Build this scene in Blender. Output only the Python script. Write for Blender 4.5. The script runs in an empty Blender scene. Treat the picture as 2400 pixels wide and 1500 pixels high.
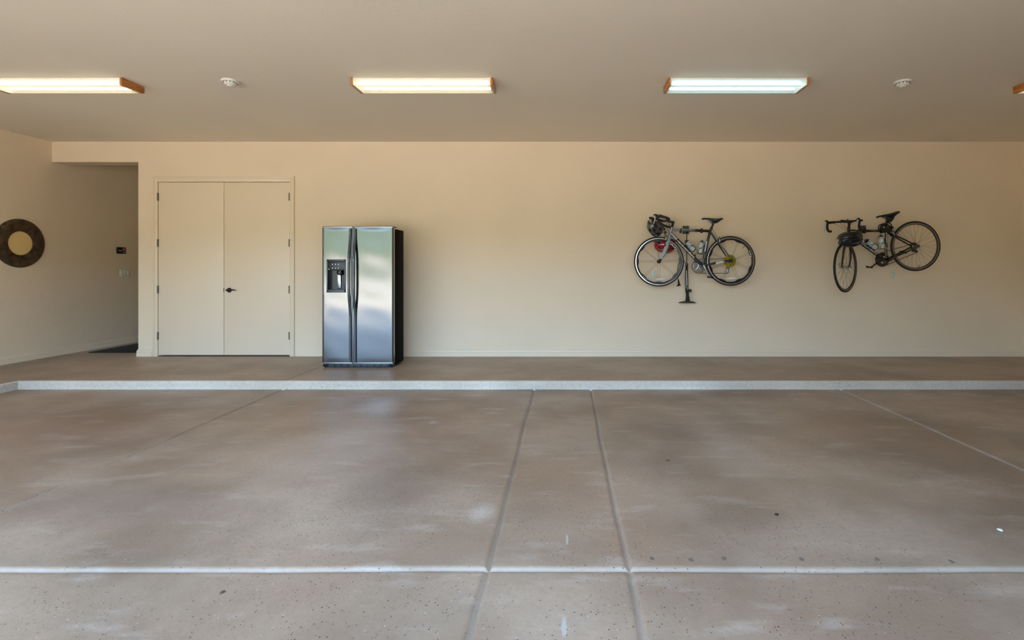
import bpy, bmesh, math, random
from math import pi, sin, cos, radians, sqrt, atan2
from mathutils import Vector, Matrix

random.seed(7)
SC = bpy.context.scene
COL = SC.collection

# ------------------------------------------------------------------ camera
F = 1220.0                     # focal length in pixels of the 2400 px wide frame
CAMZ = 1.22                    # eye height above the raised floor (z = 0)
cd = bpy.data.cameras.new('camera')
cam = bpy.data.objects.new('camera', cd)
COL.objects.link(cam)
cam.location = (0, 0, CAMZ)
cam.rotation_euler = (pi / 2, 0, 0)
cd.sensor_width = 36
cd.sensor_fit = 'HORIZONTAL'
cd.lens = F / 2400 * 36
cd.shift_x = (1200 - 1325) / 2400
cd.shift_y = (628 - 750) / 2400
cd.clip_start = 0.05
cd.clip_end = 500
SC.camera = cam

SC.view_settings.view_transform = 'Standard'
SC.view_settings.look = 'None'
SC.view_settings.gamma = 1
SC.view_settings.use_curve_mapping = False
SC.view_settings.exposure = 0.14
SC.cycles.max_bounces = 11
SC.cycles.diffuse_bounces = 7
SC.cycles.glossy_bounces = 5
SC.cycles.transparent_max_bounces = 10
SC.cycles.caustics_reflective = False
SC.cycles.caustics_refractive = False
SC.cycles.sample_clamp_indirect = 6.0
SC.cycles.use_denoising = True

# ------------------------------------------------------------------ light
SKY = 13.0
SUN = 42.0
TUBE = 4.8
def world():
    w = bpy.data.worlds.new('world')
    SC.world = w
    w.use_nodes = True
    nt = w.node_tree
    n = nt.nodes
    n.clear()
    out = n.new('ShaderNodeOutputWorld')
    bg = n.new('ShaderNodeBackground')
    tc = n.new('ShaderNodeTexCoord')
    sp = n.new('ShaderNodeSeparateXYZ')
    nz = n.new('ShaderNodeTexNoise')
    nz.inputs['Scale'].default_value = 14
    nz.inputs['Detail'].default_value = 6
    ad = n.new('ShaderNodeMath'); ad.operation = 'MULTIPLY_ADD'
    ad.inputs[1].default_value = 0.05
    rp = n.new('ShaderNodeValToRGB')
    e = rp.color_ramp.elements
    e[0].position = 0.0; e[0].color = (0.14, 0.12, 0.09, 1)
    e[1].position = 1.0; e[1].color = (0.44, 0.68, 1.0, 1)
    for p, c in ((0.495, (0.14, 0.12, 0.09, 1)), (0.503, (0.085, 0.12, 0.06, 1)), (0.556, (0.105, 0.135, 0.095, 1)),
                 (0.566, (0.46, 0.69, 1.0, 1)), (0.72, (0.40, 0.65, 1.0, 1))):
        k = e.new(p); k.color = c
    mr = n.new('ShaderNodeMapRange')
    mr.inputs['From Min'].default_value = -1; mr.inputs['From Max'].default_value = 1
    nt.links.new(tc.outputs['Generated'], sp.inputs[0])
    nt.links.new(tc.outputs['Generated'], nz.inputs['Vector'])
    nt.links.new(nz.outputs['Fac'], ad.inputs[0])
    sb = n.new('ShaderNodeMath'); sb.operation = 'SUBTRACT'; sb.inputs[1].default_value = 0.025
    nt.links.new(sp.outputs['Z'], sb.inputs[0])
    nt.links.new(sb.outputs[0], ad.inputs[2])
    nt.links.new(ad.outputs[0], mr.inputs['Value'])
    nt.links.new(mr.outputs[0], rp.inputs[0])
    nt.links.new(rp.outputs[0], bg.inputs[0])
    bg.inputs[1].default_value = SKY
    nt.links.new(bg.outputs[0], out.inputs[0])
world()

sd = bpy.data.lights.new('sun', 'SUN')
sd.energy = SUN
sd.angle = radians(0.6)
sd.color = (1.0, 0.86, 0.66)
sun = bpy.data.objects.new('sun', sd)
COL.objects.link(sun)
sun.rotation_euler = (radians(-22), radians(6), 0)      # over the roof, onto the driveway
OPX0, OPX1, OPZ = -6.9, 1.9, 2.72                       # the open garage door behind the camera
FRONT = -0.5
pd = bpy.data.lights.new('door_portal', 'AREA')
pd.shape = 'RECTANGLE'
pd.size = OPX1 - OPX0
pd.size_y = OPZ + 0.09
pd.cycles.is_portal = True
po = bpy.data.objects.new('door_portal', pd)
COL.objects.link(po)
po.location = ((OPX0 + OPX1) / 2, FRONT - 0.02, (OPZ - 0.09) / 2)
po.rotation_euler = (pi / 2, 0, 0)                     # shines along +Y

# ------------------------------------------------------------------ materials
def nodes(m):
    return m.node_tree.nodes, m.node_tree.links
def lin(c):
    return tuple(((x / 255) / 12.92 if x / 255 <= .04045 else ((x / 255 + .055) / 1.055) ** 2.4) for x in c) + (1,)
def mat(name, rgb, rough=.5, metal=0., bump=None, coat=0., mott=None, spec=.5, dist=.001):
    """rgb in sRGB 0-255; bump = (scale, strength); mott = (scale, amount)"""
    m = bpy.data.materials.new(name)
    m.use_nodes = True
    N, L = nodes(m)
    b = N['Principled BSDF']
    c = lin(rgb)
    b.inputs['Base Color'].default_value = c
    b.inputs['Roughness'].default_value = rough
    b.inputs['Metallic'].default_value = metal
    b.inputs['Coat Weight'].default_value = coat
    b.inputs['Specular IOR Level'].default_value = spec
    tc = N.new('ShaderNodeTexCoord')
    if mott:
        nz = N.new('ShaderNodeTexNoise'); nz.inputs['Scale'].default_value = mott[0]; nz.inputs['Detail'].default_value = 5
        L.new(tc.outputs['Object'], nz.inputs['Vector'])
        rp = N.new('ShaderNodeValToRGB')
        k = mott[1]
        rp.color_ramp.elements[0].position = .3
        rp.color_ramp.elements[1].position = .7
        rp.color_ramp.elements[0].color = tuple(x * (1 - k) for x in c[:3]) + (1,)
        rp.color_ramp.elements[1].color = tuple(min(1, x * (1 + k)) for x in c[:3]) + (1,)
        L.new(nz.outputs['Fac'], rp.inputs[0]); L.new(rp.outputs[0], b.inputs['Base Color'])
    if bump:
        nz = N.new('ShaderNodeTexNoise'); nz.inputs['Scale'].default_value = bump[0]; nz.inputs['Detail'].default_value = 4
        L.new(tc.outputs['Object'], nz.inputs['Vector'])
        bp = N.new('ShaderNodeBump'); bp.inputs['Strength'].default_value = bump[1]; bp.inputs['Distance'].default_value = dist
        L.new(nz.outputs['Fac'], bp.inputs['Height']); L.new(bp.outputs[0], b.inputs['Normal'])
    return m

M = {}
M['wall'] = mat('painted_wall', (224, 208, 184), .62, bump=(42, .55), mott=(1.1, .025), dist=.003)
M['ceiling'] = mat('painted_ceiling', (229, 220, 206), .7, bump=(26, .45), mott=(.7, .03), dist=.003)
M['trim'] = mat('painted_trim', (224, 209, 186), .38)
M['door'] = mat('painted_door', (225, 210, 187), .42, bump=(30, .08))
M['black'] = mat('black_gloss', (14, 14, 15), .32)
M['black_matte'] = mat('black_matte', (20, 19, 18), .75, bump=(120, .2))
M['black_metal'] = mat('black_metal', (24, 22, 20), .35, .6)
M['rubber'] = mat('rubber', (22, 20, 19), .7)
M['tape'] = mat('bar_tape', (24, 21, 19), .65, bump=(90, .3))
M['chrome'] = mat('chrome', (190, 190, 188), .22, 1)
M['alloy'] = mat('alloy', (150, 150, 148), .35, 1)
M['dark_alloy'] = mat('dark_alloy', (86, 80, 72), .35, 1)
M['track'] = mat('brake_track', (196, 196, 200), .28, 1)
M['frame_silver'] = mat('silver_blue_paint', (138, 150, 156), .3, .35, coat=.5)
M['frame_dark'] = mat('dark_blue_black_paint', (22, 25, 32), .22, coat=.6)
M['frame_black'] = mat('black_paint', (16, 14, 14), .22, coat=.6)
M['white'] = mat('white_decal', (220, 222, 222), .4)
M['dark_decal'] = mat('dark_decal', (20, 24, 30), .4)
M['cream'] = mat('cream_plastic', (214, 214, 200), .4)
M['device'] = mat('outlet_plastic', (206, 212, 198), .38)
M['slot'] = mat('dark_slot', (30, 30, 28), .6)
M['bottle'] = mat('bottle_plastic', (188, 196, 198), .42, mott=(18, .08))
M['bottle_print'] = mat('bottle_print', (70, 84, 96), .5)
M['cap'] = mat('bottle_cap', (34, 36, 38), .45)
M['red'] = mat('red_shell', (150, 12, 24), .16, coat=.8, mott=(9, .35))
M['maroon'] = mat('maroon_pads', (72, 14, 20), .6, mott=(20, .4))
M['grey_shell'] = mat('grey_shell', (70, 75, 82), .2, coat=.6, mott=(9, .85))
M['black_shell'] = mat('black_shell', (15, 16, 20), .18, coat=.7)
M['foam'] = mat('dark_foam', (16, 15, 16), .85)
M['yellow'] = mat('yellow_plastic', (150, 132, 26), .35)
M['mount'] = mat('grey_mount', (62, 64, 62), .55)
M['pump_foot'] = mat('brown_grey_foot', (70, 62, 54), .6)
M['grey_handle'] = mat('grey_handle', (54, 62, 70), .3, coat=.3)
M['fridge_plastic'] = mat('dark_grey_plastic', (58, 64, 72), .3)
M['grille'] = mat('blue_black_plastic', (22, 34, 48), .35)
M['fridge_side'] = mat('fridge_side', (7, 6, 6), .85, bump=(160, .3), spec=.12)
M['bronze'] = mat('bronze_hardware', (58, 50, 44), .35, .8)
M['lever'] = mat('brushed_lever', (196, 194, 190), .35, .45)
M['hinge'] = mat('hinge_metal', (104, 96, 84), .4, .8)
M['glass_mirror'] = mat('mirror_glass', (242, 214, 152), .38, .25)  # tan base colour stands in for what the glass would reflect
M['lcd'] = mat('red_display', (190, 96, 110), .4)
M['mat_rubber'] = mat('doormat_rubber', (20, 21, 27), .8, bump=(90, .5), mott=(40, .5))
M['leaf'] = mat('dried_leaf', (48, 34, 26), .7)
M['pebble'] = mat('pebble', (205, 200, 190), .6)
M['drive'] = mat('driveway_gravel', (150, 138, 122), .9, mott=(.6, .12))
M['detector'] = mat('detector_plastic', (214, 212, 206), .45)
M['white_enamel'] = mat('white_enamel', (232, 232, 226), .4)

def m_wood():
    m = mat('oak_end', (170, 106, 46), .4, coat=.3)
    N, L = nodes(m); b = N['Principled BSDF']
    tc = N.new('ShaderNodeTexCoord'); mp = N.new('ShaderNodeMapping'); mp.inputs['Scale'].default_value = (30, 3, 60)
    nz = N.new('ShaderNodeTexNoise'); nz.inputs['Scale'].default_value = 2.2; nz.inputs['Detail'].default_value = 4
    rp = N.new('ShaderNodeValToRGB')
    rp.color_ramp.elements[0].position = .35; rp.color_ramp.elements[0].color = lin((134, 76, 26))
    rp.color_ramp.elements[1].position = .65; rp.color_ramp.elements[1].color = lin((208, 134, 60))
    L.new(tc.outputs['Object'], mp.inputs[0]); L.new(mp.outputs[0], nz.inputs['Vector']); L.new(nz.outputs['Fac'], rp.inputs[0]); L.new(rp.outputs[0], b.inputs['Base Color'])
    return m
M['oak'] = m_wood()

def m_frame_brown():
    m = mat('mottled_bronze_frame', (70, 56, 42), .45, .2)
    N, L = nodes(m); b = N['Principled BSDF']
    tc = N.new('ShaderNodeTexCoord')
    nz = N.new('ShaderNodeTexNoise'); nz.inputs['Scale'].default_value = 16; nz.inputs['Detail'].default_value = 8
    rp = N.new('ShaderNodeValToRGB')
    rp.color_ramp.elements[0].position = .35; rp.color_ramp.elements[0].color = lin((44, 34, 27))
    rp.color_ramp.elements[1].position = .7; rp.color_ramp.elements[1].color = lin((98, 78, 56))
    L.new(tc.outputs['Object'], nz.inputs['Vector']); L.new(nz.outputs['Fac'], rp.inputs[0]); L.new(rp.outputs[0], b.inputs['Base Color'])
    return m
M['mirror_frame'] = m_frame_brown()

def m_steel():
    m = mat('polished_stainless', (117, 119, 121), .14, 1)
    N, L = nodes(m); b = N['Principled BSDF']
    tc = N.new('ShaderNodeTexCoord'); mp = N.new('ShaderNodeMapping'); mp.inputs['Scale'].default_value = (90, 1, 2)
    nz = N.new('ShaderNodeTexNoise'); nz.inputs['Scale'].default_value = 3; nz.inputs['Detail'].default_value = 3
    mr = N.new('ShaderNodeMapRange'); mr.inputs['To Min'].default_value = .10; mr.inputs['To Max'].default_value = .20
    L.new(tc.outputs['Object'], mp.inputs[0]); L.new(mp.outputs[0], nz.inputs['Vector']); L.new(nz.outputs['Fac'], mr.inputs[0]); L.new(mr.outputs[0], b.inputs['Roughness'])
    return m
M['steel'] = m_steel()
M['steel_edge'] = mat('brushed_edge', (214, 216, 218), .3, 1)

def m_concrete(name, dark, light, warm, rough0, rough1, spots=(), speck=1.0, joint=None):
    m = mat(name, (170, 155, 140), .4)
    N, L = nodes(m); b = N['Principled BSDF']
    tc = N.new('ShaderNodeTexCoord')
    def noise(sc, det=4, vec=None, rgh=.55):
        k = N.new('ShaderNodeTexNoise'); k.inputs['Scale'].default_value = sc; k.inputs['Detail'].default_value = det; k.inputs['Roughness'].default_value = rgh
        L.new(vec or tc.outputs['Object'], k.inputs['Vector']); return k.outputs['Fac']
    def mix(fac, a, c):
        k = N.new('ShaderNodeMix'); k.data_type = 'RGBA'
        if isinstance(fac, float): k.inputs[0].default_value = fac
        else: L.new(fac, k.inputs[0])
        for i, x in ((6, a), (7, c)):
            if isinstance(x, tuple): k.inputs[i].default_value = x
            else: L.new(x, k.inputs[i])
        return k.outputs[2]
    def mrange(v, a, c, o0=0., o1=1.):
        k = N.new('ShaderNodeMapRange'); k.inputs['From Min'].default_value = a; k.inputs['From Max'].default_value = c
        k.inputs['To Min'].default_value = o0; k.inputs['To Max'].default_value = o1
        L.new(v, k.inputs[0]); return k.outputs[0]
    def mul(a, c):
        k = N.new('ShaderNodeMath'); k.operation = 'MULTIPLY'
        for i, x in enumerate((a, c)):
            if isinstance(x, float): k.inputs[i].default_value = x
            else: L.new(x, k.inputs[i])
        return k.outputs[0]
    base = mix(mrange(noise(.9, 5), .38, .62), lin(dark), lin(light))
    base = mix(mul(mrange(noise(.55, 3), .42, .62), .55), base, lin(warm))
    mp = N.new('ShaderNodeMapping'); mp.inputs['Scale'].default_value = (1, 3.2, 1); mp.inputs['Rotation'].default_value = (0, 0, .5)
    L.new(tc.outputs['Object'], mp.inputs[0])
    base = mix(mul(mrange(noise(2.6, 7, mp.outputs[0]), .56, .74), .35), base, lin((196, 188, 180)))
    base = mix(mul(mrange(noise(34, 4), .35, .7), .22), base, lin((120, 106, 92)))
    # dark mineral chips, clustered
    dn = N.new('ShaderNodeTexNoise'); dn.inputs['Scale'].default_value = 150; L.new(tc.outputs['Object'], dn.inputs['Vector'])
    dv = N.new('ShaderNodeVectorMath'); dv.operation = 'MULTIPLY_ADD'; dv.inputs[1].default_value = (.007, .007, 0)
    L.new(dn.outputs['Color'], dv.inputs[0]); L.new(tc.outputs['Object'], dv.inputs[2])
    vo = N.new('ShaderNodeTexVoronoi'); vo.inputs['Scale'].default_value = 74
    L.new(dv.outputs[0], vo.inputs['Vector'])
    sx = N.new('ShaderNodeSeparateColor'); L.new(vo.outputs['Color'], sx.inputs[0])
    cl = noise(1.3, 3)
    gate = mrange(mul(sx.outputs[0], mrange(cl, .28, .60)), .36, .40)
    size = mrange(sx.outputs[1], 0, 1, .09, .25)
    lt = N.new('ShaderNodeMath'); lt.operation = 'LESS_THAN'; L.new(vo.outputs['Distance'], lt.inputs[0]); L.new(size, lt.inputs[1])
    base = mix(mul(mul(gate, lt.outputs[0]), .88 * speck), base, lin((40, 38, 38)))
    vo2 = N.new('ShaderNodeTexVoronoi'); vo2.inputs['Scale'].default_value = 47
    L.new(tc.outputs['Object'], vo2.inputs['Vector'])
    s2 = N.new('ShaderNodeSeparateColor'); L.new(vo2.outputs['Color'], s2.inputs[0])
    lt2 = N.new('ShaderNodeMath'); lt2.operation = 'LESS_THAN'; L.new(vo2.outputs['Distance'], lt2.inputs[0]); lt2.inputs[1].default_value = .11
    base = mix(mul(mul(mrange(s2.outputs[0], .86, .88), lt2.outputs[0]), .6), base, lin((214, 210, 204)))
    # patches with places of their own
    pn = N.new('ShaderNodeTexNoise'); pn.inputs['Scale'].default_value = 60
    L.new(tc.outputs['Object'], pn.inputs['Vector'])
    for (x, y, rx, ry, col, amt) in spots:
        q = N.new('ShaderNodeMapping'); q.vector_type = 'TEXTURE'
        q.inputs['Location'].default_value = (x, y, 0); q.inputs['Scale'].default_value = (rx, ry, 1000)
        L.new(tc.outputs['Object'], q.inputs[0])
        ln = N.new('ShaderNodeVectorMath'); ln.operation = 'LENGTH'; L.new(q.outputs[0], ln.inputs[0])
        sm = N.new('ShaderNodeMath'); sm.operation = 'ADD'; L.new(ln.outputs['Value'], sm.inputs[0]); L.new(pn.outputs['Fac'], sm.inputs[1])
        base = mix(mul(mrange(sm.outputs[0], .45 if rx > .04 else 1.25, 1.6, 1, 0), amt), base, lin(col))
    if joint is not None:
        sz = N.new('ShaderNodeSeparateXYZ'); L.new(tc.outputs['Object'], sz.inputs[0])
        base = mix(mul(mrange(sz.outputs[2], joint - .003, joint - .012), .25), base, lin((198, 192, 184)))  # lighter colour down in the grooves stands in for the light they catch
    L.new(base, b.inputs['Base Color'])
    rr = mrange(noise(1.7, 5), .3, .7, rough0, rough1)
    L.new(rr, b.inputs['Roughness'])
    bp = N.new('ShaderNodeBump'); bp.inputs['Strength'].default_value = .45; bp.inputs['Distance'].default_value = .003
    L.new(noise(48, 8, rgh=.7), bp.inputs['Height'])
    L.new(bp.outputs[0], b.inputs['Normal'])
    return m
def fl(px, py, h=1.31):
    """where a mark lies on the lower slab"""
    y = F * h / (py - 628)
    return ((px - 1325) * y / F, y)
SPOTS = []
for px, py in ((1528, 1309), (1619, 1312), (1697, 1308), (1878, 1310), (2056, 1310), (2230, 1316)):
    x, y = fl(px, py)
    SPOTS.append((x, y, .011, .016, (72, 80, 84), .75))
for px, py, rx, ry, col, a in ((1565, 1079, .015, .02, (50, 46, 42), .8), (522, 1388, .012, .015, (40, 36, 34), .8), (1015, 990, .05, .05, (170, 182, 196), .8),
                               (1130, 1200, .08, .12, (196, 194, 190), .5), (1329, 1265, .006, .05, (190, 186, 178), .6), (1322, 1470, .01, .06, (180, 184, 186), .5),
                               (590, 936, .012, .03, (60, 52, 46), .6), (900, 945, .26, .5, (196, 198, 202), .35), (1060, 1010, .8, .7, (126, 98, 82), .5), (930, 1160, .35, .5, (112, 96, 88), .55), (300, 1180, .9, .3, (118, 104, 98), .5),  # the pale grey patch is the fridge's reflection painted into the floor
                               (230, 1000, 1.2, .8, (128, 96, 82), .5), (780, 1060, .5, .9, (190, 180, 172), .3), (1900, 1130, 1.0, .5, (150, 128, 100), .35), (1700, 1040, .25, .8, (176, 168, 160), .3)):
    x, y = fl(px, py)
    SPOTS.append((x, y, rx, ry, col, a))
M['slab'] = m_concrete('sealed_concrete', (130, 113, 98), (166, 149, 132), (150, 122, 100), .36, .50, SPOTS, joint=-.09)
M['slab_high'] = m_concrete('raised_concrete', (146, 130, 112), (170, 153, 135), (156, 133, 112), .40, .55, speck=.4)
M['curb'] = m_concrete('curb_concrete', (182, 174, 162), (208, 200, 188), (184, 172, 156), .6, .7, speck=.9)  # coloured paler than the slabs to carry the daylight on its face

def m_lens():
    m = bpy.data.materials.new('prismatic_acrylic'); m.use_nodes = True
    N, L = nodes(m); N.clear()
    o = N.new('ShaderNodeOutputMaterial'); tr = N.new('ShaderNodeBsdfTransparent'); tl = N.new('ShaderNodeBsdfTranslucent')
    gl = N.new('ShaderNodeBsdfGlossy'); gl.inputs['Roughness'].default_value = .15
    gl.inputs['Color'].default_value = (.8, .8, .8, 1)
    tl.inputs['Color'].default_value = (.95, .95, .93, 1)
    a = N.new('ShaderNodeMixShader'); a.inputs[0].default_value = .32
    c = N.new('ShaderNodeMixShader'); c.inputs[0].default_value = .05
    L.new(tr.outputs[0], a.inputs[1]); L.new(tl.outputs[0], a.inputs[2])
    L.new(a.outputs[0], c.inputs[1]); L.new(gl.outputs[0], c.inputs[2]); L.new(c.outputs[0], o.inputs[0])
    return m
M['lens'] = m_lens()
def m_emit(name, col, s):
    m = bpy.data.materials.new(name); m.use_nodes = True
    N, L = nodes(m); N.clear()
    o = N.new('ShaderNodeOutputMaterial'); e = N.new('ShaderNodeEmission')
    e.inputs[0].default_value = col + (1,); e.inputs[1].default_value = s
    L.new(e.outputs[0], o.inputs[0]); return m
M['tube_warm'] = m_emit('warm_tube', (1.0, .86, .56), TUBE)
M['tube_cool'] = m_emit('cool_tube', (.62, .95, 1.0), TUBE * .8)
M['led_green'] = m_emit('green_indicator', (.2, 1, .3), 1.2)

# ------------------------------------------------------------------ mesh helpers
class MB:
    def __init__(s): s.v = []; s.f = []
    def add(s, vs, fs):
        b = len(s.v); s.v += [tuple(p) for p in vs]; s.f += [tuple(i + b for i in f) for f in fs]; return s
    def box(s, x0, x1, y0, y1, z0, z1, bev=0., seg=2, rot=None):
        x0, x1 = sorted((x0, x1)); y0, y1 = sorted((y0, y1)); z0, z1 = sorted((z0, z1))
        bm = bmesh.new(); bmesh.ops.create_cube(bm, size=1)
        for v in bm.verts: v.co = Vector(((v.co.x + .5) * (x1 - x0) + x0, (v.co.y + .5) * (y1 - y0) + y0, (v.co.z + .5) * (z1 - z0) + z0))
        if bev: bmesh.ops.bevel(bm, geom=list(bm.edges), offset=bev, segments=seg, profile=.5, affect='EDGES')
        c = Vector(((x0 + x1) / 2, (y0 + y1) / 2, (z0 + z1) / 2))
        bm.verts.index_update()
        vs = [(c + rot @ (v.co - c)) if rot else v.co.copy() for v in bm.verts]
        fs = [[v.index for v in f.verts] for f in bm.faces]
        bm.free(); return s.add(vs, fs)
    def tube(s, pts, r, n=12, flat=1., up=None, caps=True, closed=False):
        P = [Vector(p) for p in pts]; k = len(P)
        R = list(r) if hasattr(r, '__len__') else [r] * k
        T = []
        for i in range(k):
            a = P[(i - 1) % k] if (i or closed) else P[0]; b = P[(i + 1) % k] if (i < k - 1 or closed) else P[-1]
            T.append((b - a).normalized())
        if up is None:
            up = Vector((0, 1, 0)) if abs(T[0].y) < .8 else Vector((0, 0, 1))
        b = (up - T[0] * up.dot(T[0])).normalized()
        vs = []; fs = []
        for i in range(k):
            b = (b - T[i] * b.dot(T[i])).normalized(); nn = T[i].cross(b)
            for j in range(n):
                a = 2 * pi * j / n
                vs.append(P[i] + (nn * cos(a) + b * sin(a) * flat) * R[i])
        m = k if closed else k - 1
        for i in range(m):
            for j in range(n):
                q = (i + 1) % k
                fs.append((i * n + j, i * n + (j + 1) % n, q * n + (j + 1) % n, q * n + j))
        if caps and not closed:
            fs.append(tuple(range(n))[::-1]); fs.append(tuple((k - 1) * n + j for j in range(n)))
        return s.add(vs, fs)
    def ring(s, c, e1, e2, prof, n=96, closed=True, rmod=None, a0=0, a1=2 * pi):
        """revolve profile [(r,h)] about axis e1 x e2 through c"""
        c = Vector(c); e1 = Vector(e1); e2 = Vector(e2); ax = e1.cross(e2); m = len(prof)
        full = abs(a1 - a0 - 2 * pi) < 1e-6
        cnt = n if full else n + 1
        vs = []; fs = []
        for i in range(cnt):
            a = a0 + (a1 - a0) * i / n; d = e1 * cos(a) + e2 * sin(a)
            for q, (r, h) in enumerate(prof):
                if rmod: r = rmod(r, a)
                vs.append(c + d * r + ax * h)
        for i in range(n):
            i2 = (i + 1) % cnt
            for q in range(m if closed else m - 1):
                q2 = (q + 1) % m
                fs.append((i * m + q, i2 * m + q, i2 * m + q2, i * m + q2))
        return s.add(vs, fs)
    def lathe(s, c, axis, prof, n=24):
        """profile [(r,t)] along axis from c, ends closed"""
        ax = Vector(axis).normalized(); e1 = ax.orthogonal().normalized(); e2 = ax.cross(e1); c = Vector(c)
        b = len(s.v); m = len(prof); vs = []; fs = []
        for (r, t) in prof:
            for j in range(n):
                a = 2 * pi * j / n; vs.append(c + ax * t + (e1 * cos(a) + e2 * sin(a)) * max(r, 1e-5))
        for i in range(m - 1):
            for j in range(n):
                fs.append((i * n + j, i * n + (j + 1) % n, (i + 1) * n + (j + 1) % n, (i + 1) * n + j))
        fs.append(tuple(range(n))[::-1]); fs.append(tuple((m - 1) * n + j for j in range(n)))
        return s.add(vs, fs)
    def prism(s, poly, fn, d0, d1):
        """poly [(a,b)], fn(a,b,d) -> point"""
        n = len(poly); vs = [fn(a, b, d0) for a, b in poly] + [fn(a, b, d1) for a, b in poly]
        fs = [tuple(range(n)), tuple(range(2 * n - 1, n - 1, -1))] + [(i, i + n, (i + 1) % n + n, (i + 1) % n) for i in range(n)]
        return s.add(vs, fs)
    def grid(s, fn, nu, nv, keep=None):
        vs = [fn(i / nu, j / nv) for i in range(nu + 1) for j in range(nv + 1)]
        fs = [(i * (nv + 1) + j, (i + 1) * (nv + 1) + j, (i + 1) * (nv + 1) + j + 1, i * (nv + 1) + j + 1) for i in range(nu) for j in range(nv) if keep is None or keep((i + .5) / nu, (j + .5) / nv)]
        return s.add(vs, fs)

LOC = {}
def make(name, mb, m, parent=None, at=None, angle=35, solid=None):
    """link ONE mesh object; vertices are world coordinates"""
    if parent is not None: off = LOC[parent.name]
    elif at is not None: off = Vector(at)
    else: off = Vector((0, 0, 0))
    me = bpy.data.meshes.new(name)
    me.from_pydata([tuple(Vector(p) - off) for p in mb.v], [], mb.f)
    me.update()
    bm = bmesh.new(); bm.from_mesh(me)
    bmesh.ops.recalc_face_normals(bm, faces=bm.faces)
    bm.to_mesh(me); bm.free()
    me.shade_smooth()
    me.set_sharp_from_angle(angle=radians(angle))
    me.materials.append(M[m] if isinstance(m, str) else m)
    o = bpy.data.objects.new(name, me); COL.objects.link(o)
    LOC[o.name] = off
    if parent is not None: o.parent = parent
    elif at is not None: o.location = off
    if solid:
        md = o.modifiers.new('thickness', 'SOLIDIFY'); md.thickness = solid; md.offset = -1
    return o
def thing(name, at, label, cat, group=None):
    o = bpy.data.objects.new(name, None); COL.objects.link(o)
    o.empty_display_size = .1; o.location = at; LOC[o.name] = Vector(at)
    o['label'] = label; o['category'] = cat
    if group: o['group'] = group
    return o
def tag(o, label, cat, group=None):
    o['label'] = label; o['category'] = cat
    if group: o['group'] = group
    return o
def struct(name, mb, m, parent=None, angle=35):
    o = make(name, mb, m, parent, angle=angle)
    if parent is None: o['kind'] = 'structure'
    return o
def lettering(parent, text, p0, p1, h, m, y, name='lettering', shear=0., bold=.0, fit=True):
    """flat letters starting at p0 (x,z) running towards p1, cap height h, on the plane y (facing -Y)"""
    cu = bpy.data.curves.new('lettering_curve', 'FONT'); cu.body = text; cu.size = 1; cu.extrude = 0; cu.shear = shear; cu.offset = bold
    ob = bpy.data.objects.new('lettering_tmp', cu); COL.objects.link(ob)
    dg = bpy.context.evaluated_depsgraph_get(); me = bpy.data.meshes.new_from_object(ob.evaluated_get(dg))
    bpy.data.objects.remove(ob)
    xs = [v.co.x for v in me.vertices]; ys = [v.co.y for v in me.vertices]
    w = max(xs) - min(xs); hh = max(ys) - min(ys)
    d = Vector((p1[0] - p0[0], 0, p1[1] - p0[1])); n = Vector((-d.z, 0, d.x)).normalized()
    off = LOC[parent.name]
    for v in me.vertices:
        a = (v.co.x - min(xs)) / w; b = ((v.co.y - min(ys)) / hh - .5) * h
        v.co = Vector((p0[0], y, p0[1])) + d * a + n * b - off
    me.materials.append(M[m])
    me.name = name
    o = bpy.data.objects.new(name, me); COL.objects.link(o); o.parent = parent; LOC[o.name] = off
    return o

# ------------------------------------------------------------------ room shell
XL, XR, YB, ZC = -7.08, 6.30, 7.18, 2.96
YE = 9.6                                  # end of the passage
PX = -5.89                                # right jamb of the passage opening
YC = 5.62                                 # curb
XC = -5.91
ZL = -0.09                                # lower slab
T = .2
struct('ceiling', MB().box(XL - T, XR + T, FRONT - T, YE + T, ZC, ZC + .25), 'ceiling')
struct('wall_left', MB().box(XL - T, XL, FRONT - T, YE + T, ZL - .1, ZC), 'wall')
struct('wall_right', MB().box(XR, XR + T, FRONT - T, YB + .22, ZL - .1, ZC), 'wall')
DX0, DX1, DZ = -5.625, -3.79, 2.414        # double door opening
w = MB()
w.box(XL, PX, YB, YB + .22, 2.68, ZC)
w.box(PX, DX0, YB, YB + .22, -.1, ZC)
w.box(DX0, DX1, YB, YB + .22, DZ, ZC)
w.box(DX1, XR, YB, YB + .22, -.1, ZC)
struct('wall_back', w, 'wall')
struct('wall_passage', MB().box(PX, PX + .15, YB + .22, YE, -.1, ZC), 'wall')
struct('wall_passage_end', MB().box(XL, PX + .15, YE, YE + T, -.1, ZC), 'wall')
struct('wall_closet', MB().box(DX0 - .1, DX1 + .1, YB + .22, YB + .28, -.1, DZ + .2), 'wall')
w = MB()
w.box(XL, OPX0, FRONT - T, FRONT, ZL - .1, ZC)
w.box(OPX0, OPX1, FRONT - T, FRONT, OPZ, ZC)
w.box(OPX1, XR, FRONT - T, FRONT, ZL - .1, ZC)
struct('wall_front', w, 'wall')

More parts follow.
